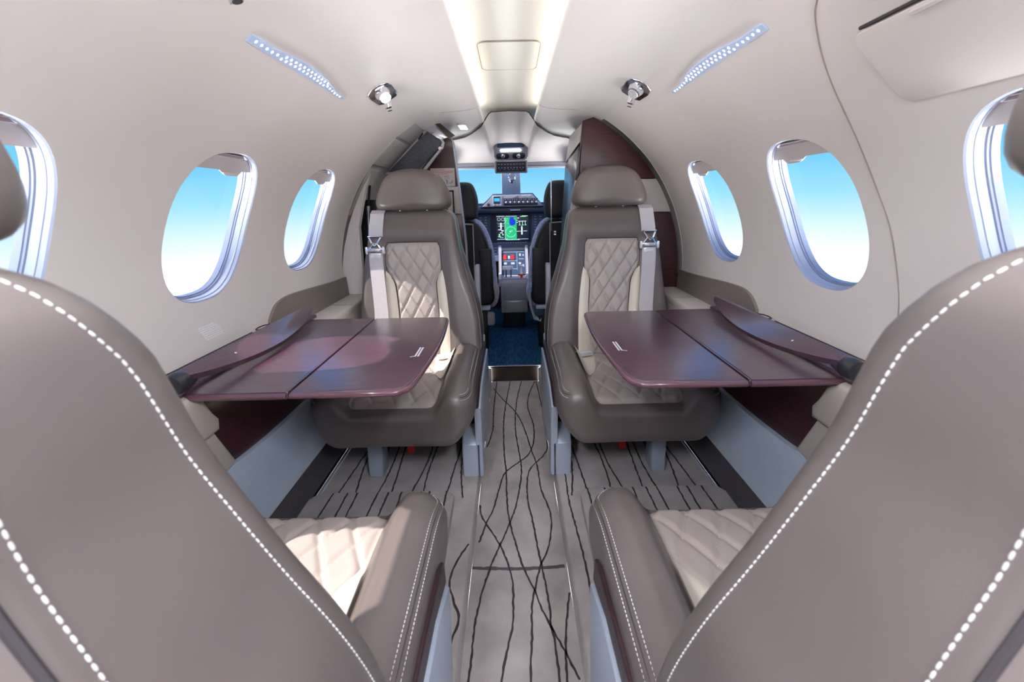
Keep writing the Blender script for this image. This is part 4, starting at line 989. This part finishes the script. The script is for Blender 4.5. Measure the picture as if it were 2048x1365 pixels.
# centre display
f4 = lambda x, z, d: (x, 3.655 - d, z)
dsp = MB().prism(rrect(-.178, -.362, .168, -.092, .010), f4, -.02, .004, .003).build('centre_display', 'cockpit_navy', T)
MB().prism(rrect(-.130, -.322, .148, -.108, .002), f4, .003, .0048).build('display_glass', 'screen', dsp)
g = lambda nm, x0, z0, x1, z1, mt, d=.0052: MB().prism([(x0, z0), (x0, z1), (x1, z1), (x1, z0)], f4, d - .0003, d).build(nm, mt, dsp, smooth=False)
g('map_area', -.055, -.312, .045, -.122, 'scr_green')
MB().prism([(-.012, -.124), (-.018, -.150), (-.016, -.180), (-.006, -.192), (.022, -.192), (.036, -.176), (.036, -.150), (.022, -.140), (.020, -.124)], f4, .0053, .0056).build('map_lake', 'scr_blue', dsp, smooth=False)
m = MB()
def ringm(cx, cz, r, wv=.0022, a0=0, a1=2 * pi, n=20):
    P = [Vector(f4(cx + r * cos(lerp(a0, a1, i / n)), cz + r * sin(lerp(a0, a1, i / n)), .0058)) for i in range(n + 1)]
    m.tube(P, wv / 2, 4)
ringm(-.005, -.248, .044, a0=.2, a1=5.9); ringm(-.107, -.138, .013); ringm(-.073, -.138, .013); ringm(-.107, -.168, .011, a0=3.2, a1=6.2); ringm(-.073, -.168, .011, a0=3.2, a1=6.2)
for (cx, cz, sx_, sz_) in ((-.0565, -.217, .002, .19), (-.092, -.113, .07, .004), (.0, -.1135, .10, .003), (.115, -.113, .05, .004), (-.09, -.195, .012, .05), (-.09, -.196, .05, .0025), (-.10, -.228, .03, .006), (-.078, -.238, .02, .01),
        (-.088, -.255, .022, .006), (-.105, -.268, .012, .005), (-.075, -.270, .010, .012), (-.085, -.295, .03, .003), (-.08, -.310, .09, .003), (.01, -.316, .12, .004), (.10, -.311, .09, .0022), (.094, -.158, .07, .004),
        (.072, -.172, .003, .026), (.096, -.172, .003, .026), (.120, -.172, .003, .026), (.090, -.240, .012, .065), (.090, -.205, .006, .016), (.062, -.244, .036, .003), (.118, -.242, .034, .003), (-.010, -.245, .012, .010), (.004, -.238, .008, .005), (-.02, -.262, .006, .003), (.058, -.13, .02, .006), (.05, -.148, .012, .004), (.052, -.166, .014, .004), (-.036, -.135, .006, .003), (-.042, -.150, .005, .003), (-.03, -.175, .006, .003)):
    m.box(f4(cx, cz, .0056), (sx_, .0008, sz_))
m.build('display_symbol', 'scr_white', dsp, smooth=False)
m = MB()
for (cx, cz, sx_, sz_) in ((.10, -.118, .05, .006), (.072, -.190, .016, .006), (.098, -.190, .016, .006), (.122, -.190, .016, .006), (-.105, -.285, .022, .010), (-.105, -.282, .008, .022), (-.05, -.150, .004, .05)): m.box(f4(cx, cz, .0055), (sx_, .0008, sz_))
m.build('display_symbol', 'scr_lime', dsp, smooth=False)
m = MB()
for k in range(12): m.box(f4(-.115 + .0215 * k, -.341, .0046), (.012, .002, .005))
m.build('display_key', 'print_dim', dsp, smooth=False)
for s in (-1, 1):   # audio panels and the outer displays
    x0 = -.30 if s < 0 else .172
    ap = MB().prism(rrect(x0 + .005, -.38, x0 + .115, -.10, .006), f4, -.01, .003, .002).build('audio_panel', 'cockpit_blue', T)
    m = MB()
    for r_ in range(9):
        for c_ in range(2): m.box(f4(x0 + .035 + .045 * c_, -.12 - .023 * r_, .0036), (.018, .0015, .0045))
    m.build('panel_key', 'print_dim', ap, smooth=False)
    MB().lathe([(.012, 0), (.011, .012), (.006, .014)], f4(x0 + .06, -.36, .003), (0, -1, 0), 14).build('panel_knob', 'black', ap)
    xo = s * .41
    ds2 = MB().prism(rrect(xo - .11, -.362, xo + .11, -.092, .01), f4, -.02, .004, .003).build('outer_display', 'cockpit_navy', T)
    MB().prism(rrect(xo - .10, -.23, xo + .10, -.125, .002), f4, .003, .0048).build('display_sky', 'scr_sky', ds2)
    MB().prism(rrect(xo - .10, -.122, xo + .10, -.110, .002), f4, .003, .0048).build('display_bar', 'scr_lime', ds2)

# ------------------------------------------------------------------ throttle pedestal
T = thing('throttle_pedestal', 'grey centre pedestal with throttle levers and a red handle between the pilot seats', 'pedestal', (.012, 3.4, HP))
side = [(3.30, -.875), (3.295, -.64), (3.32, -.608), (3.46, -.600), (3.60, -.40), (3.63, -.385), (3.63, -.875)]
MB().prism(side, lambda y, z, d: (d, y, z), -.098, .120, .010, 3).build('pedestal_body', 'cockpit_grey', T)
MB().prism([(3.33, HP), (3.315, -.872), (3.62, -.872), (3.62, HP)], lambda y, z, d: (d, y, z), -.080, .098, .008, 2).build('pedestal_foot', 'black', T)
MB().prism(rrect(-.080, -.768, .104, -.632, .010), lambda x, z, d: (x, 3.297 - d, z), -.004, .004, .002).build('front_door', 'cockpit_grey', T)
dr = MB().prism(rrect(-.078, -.862, .100, -.776, .010), lambda x, z, d: (x, 3.297 - d, z), -.004, .004, .002).build('drawer', 'cockpit_grey', T)
MB().prism([(-.055 + .13 * i / 10, -.779 - .008 * sin(pi * i / 10)) for i in range(11)] + [(.075, -.7775), (-.055, -.7775)], lambda x, z, d: (x, 3.292 - d, z), 0, .003).build('drawer_pull', 'print_white', dr)
for s in (-1, 1): MB().prism([(3.30, -.60), (3.30, -.66), (3.48, -.62), (3.64, -.38), (3.60, -.36), (3.46, -.575)], lambda y, z, d: ((.011 + s * .113) + d, y, z), -.012, .012, .006, 2).build('side_rail', 'cockpit_light', T)
inc = lambda x, t, d: (x, lerp(3.462, 3.602, t) - d * .82, lerp(-.600, -.400, t) + d * .57)
def incbox(mm, x0, t0, x1, t1, d0, d1): return mm.prism([(x0, t0), (x0, t1), (x1, t1), (x1, t0)], inc, d0, d1)
ip = incbox(MB(), -.090, .03, .112, .98, 0, .004).build('upper_panel', 'cockpit_blue', T)
for x in (-.062, .004): incbox(MB(), x - .014, .60, x + .014, .80, .003, .008).build('warning_switch', 'red_light', ip)
m = MB()
for a in ((-.085, .90, .105, .915), (-.085, .55, .04, .565), (.04, .2, .043, .9), (-.085, .24, .04, .255), (-.035, .64, -.018, .76), (-.07, .42, -.045, .50), (-.01, .42, .02, .50), (.055, .62, .10, .64), (.06, .74, .075, .84), (.09, .74, .10, .82), (.055, .42, .075, .5), (.085, .32, .10, .42)): incbox(m, *a, .004, .0055)
m.build('panel_marking', 'print_dim', ip, smooth=False)
MB().box((.012, 3.39, -.602), (.19, .13, .006)).build('quadrant_top', 'cockpit_light', T)
for x in (-.052, -.012):
    MB().box((x, 3.38, -.570), (.010, .014, .075), .002, rot=Matrix.Rotation(-.15, 3, 'X')).build('throttle_stem', 'black', T)
    MB().box((x - .006, 3.372, -.520), (.044, .030, .032), .006, 3).build('throttle_lever', 'print_white', T)
MB().box((.072, 3.39, -.555), (.018, .012, .09), .003, rot=Matrix.Rotation(-.15, 3, 'X')).build('flap_lever', 'print_white', T)
MB().box((.072, 3.383, -.507), (.036, .018, .014), .005).build('flap_knob', 'print_white', T)
MB().box((.074, 3.345, -.575), (.062, .014, .012), .004).build('red_handle', 'red', T)
MB().box((.074, 3.345, -.594), (.020, .014, .034), .004).build('red_handle_stem', 'red', T)
# mid console under the display
mp_ = MB().prism([(-.30, -.49), (-.30, -.37), (.32, -.37), (.32, -.49)], lambda x, z, d: (x, d + (z + .37) * .9, z), 3.66, 3.70, .004).build('keypad_panel', 'cockpit_blue', T)
m = MB(); f5 = lambda x, z, d: (x, 3.66 - d + (z + .37) * .9, z)
for r_ in range(4):
    for c_ in range(8): m.box(f5(-.018 + .010 * c_, -.405 - .012 * r_, .001), (.006, .002, .004))
for r_ in range(4):
    for c_ in range(3): m.box(f5(.076 + .014 * c_, -.400 - .014 * r_, .001), (.010, .002, .009))
m.build('keypad_key', 'print_dim', mp_, smooth=False)
MB().box(f5(-.062, -.40, .002), (.014, .004, .028), .001).build('keypad_switch', 'print_white', mp_)
MB().box(f5(-.037, -.455, .002), (.012, .004, .008), .001).build('keypad_switch', 'print_white', mp_)
for x in (-.115, .160): MB().box(f5(x, -.43, .0), (.016, .006, .12), .002).build('keypad_divider', 'cockpit_light', mp_)
m = MB()
for s in (-1, 1):
    for r_ in range(5): m.box(f5(.022 + s * .165, -.385 - .022 * r_, .001), (.022, .002, .005))
m.build('panel_marking', 'print_dim', mp_, smooth=False)

# ------------------------------------------------------------------ pilot seats
for s in (-1, 1):
    T = thing('pilot_seat', ('black pilot seat with blue sheepskin edge and pink fleece, left of the pedestal' if s < 0 else 'black pilot seat with blue sheepskin edge and hanging harness, right of the pedestal'), 'seat', (s * .37, 2.95, HP), group='two pilot seats')
    cx = .375
    X = lambda x, y, z, s=s: Vector((s * x, y, z))
    bo = catmull([Vector(p) for p in [(0, -.12), (.10, -.12), (.16, -.16), (.205, -.26), (.232, -.40), (.238, -.56), (.225, -.70), (0, -.72), (-.225, -.70), (-.238, -.56), (-.232, -.40), (-.205, -.26), (-.16, -.16), (-.10, -.12)]], 6, closed=True)
    bo = [(p[0], p[1]) for p in bo]
    pillow(bo, lambda x, z: 2.98 + .12 * (z + .7) * -.4, lambda x, z: 2.88 + .05 * (z + .4), .03, .03, lambda u, v, q: X(cx + u, q, v), rings=14, center=(0, -.42)).build('backrest', 'black', T, angle=70)
    bo2 = [(p[0] * 1.09, -.42 + (p[1] + .42) * 1.05) for p in bo]
    pillow(bo2, lambda x, z: 3.06, lambda x, z: 2.945 + .03 * (z + .4), .035, .03, lambda u, v, q: X(cx + u, q, v), rings=14, center=(0, -.42)).build('sheepskin', 'sheepskin', T, angle=70)
    ho = catmull([Vector(p) for p in [(0, .145), (.09, .142), (.125, .11), (.148, .03), (.146, -.06), (.125, -.105), (0, -.11), (-.125, -.105), (-.146, -.06), (-.148, .03), (-.125, .11), (-.09, .142)]], 5, closed=True)
    pillow([(p[0], p[1]) for p in ho], lambda x, z: 2.99, lambda x, z: 2.885, .045, .04, lambda u, v, q: X(cx + u, q, v), rings=14, center=(0, .02)).build('headrest', 'leather_dark' if True else '', T, angle=70)
    for k in (-1, 1): MB().tube([X(cx + k * .05, 2.94, -.14), X(cx + k * .05, 2.94, -.08)], .008, 8).build('headrest_post', 'chrome', T)
    MB().box(X(.185, 2.91, -.435), (.088, .07, .25), .012, 3).build('armrest', 'leather_dark', T)
    MB().tube([X(.262, 2.875, lerp(-.14, -.60, i / 6)) for i in range(7)], .004, 6).build('back_trim', 'cockpit_light', T)
    MB().tube([X(.262, 2.876, -.14), X(.38, 2.876, -.132), X(.48, 2.876, -.14)], .005, 6).build('back_trim', 'cockpit_light', T)
    cu = [(3.0, -.60), (3.45, -.58), (3.48, -.66), (3.42, -.74), (3.02, -.76), (2.98, -.70)]
    MB().prism(cu, lambda y, z, d, s=s: (s * d, y, z), .125 if s < 0 else .15, .60, .04, 4).build('seat_cushion', 'fleece' if s < 0 else 'leather_dark', T)
    fp = catmull([Vector(p) for p in [(.105, -.60), (.125, -.565), (.165, -.56), (.185, -.62), (.180, -.70), (.155, -.74), (.120, -.72), (.100, -.66)]], 4, closed=True)
    pillow([(p[0], p[1]) for p in fp], lambda x, z: 3.10, lambda x, z: 2.92, .04, .04, lambda u, v, q: X(u, q, v), rings=8, center=(.14, -.65)).build('fleece_side' if s < 0 else 'harness_pad', 'fleece' if s < 0 else 'sheepskin', T, angle=70)
    MB().box(X(.36, 2.95, -.86), (.36, .14, .28), .02).build('seat_base', 'black', T)
    MB().box(X(.215, 2.86, -.86), (.075, .05, .30), .01).build('base_leg', 'black', T)
    MB().box(X(.195, 2.84, -.715), (.075, .05, .024), .006).build('adjust_lever', 'silver', T)
    MB().tube([X(.15, 2.86, -.79), X(.19, 2.85, -.82), X(.235, 2.86, -.80)], .012, 8).build('adjust_bar', 'silver', T)
    if s > 0:
        MB().tube([X(.115, 2.86, -.62), X(.12, 2.84, -.70), X(.15, 2.83, -.80), X(.185, 2.84, -.82), X(.21, 2.85, -.76)], .009, 8).build('harness_strap', 'silver', T)
        MB().box(X(.175, 2.85, -.745), (.075, .04, .07), .015, 3).build('harness_buckle', 'cockpit_blue', T)
    else:
        MB().box(X(.165, 2.86, -.80), (.07, .04, .10), .02, 3).build('stowage_pouch', 'cockpit_grey', T)

MB().box((0, 3.99, -.55), (1.6, .03, 1.1), .004).build('wall_firewall', 'cockpit_navy', kind='structure')

for o_ in [o for o in bpy.data.objects if o.name.startswith('hull_skin')]: o_.parent = floor
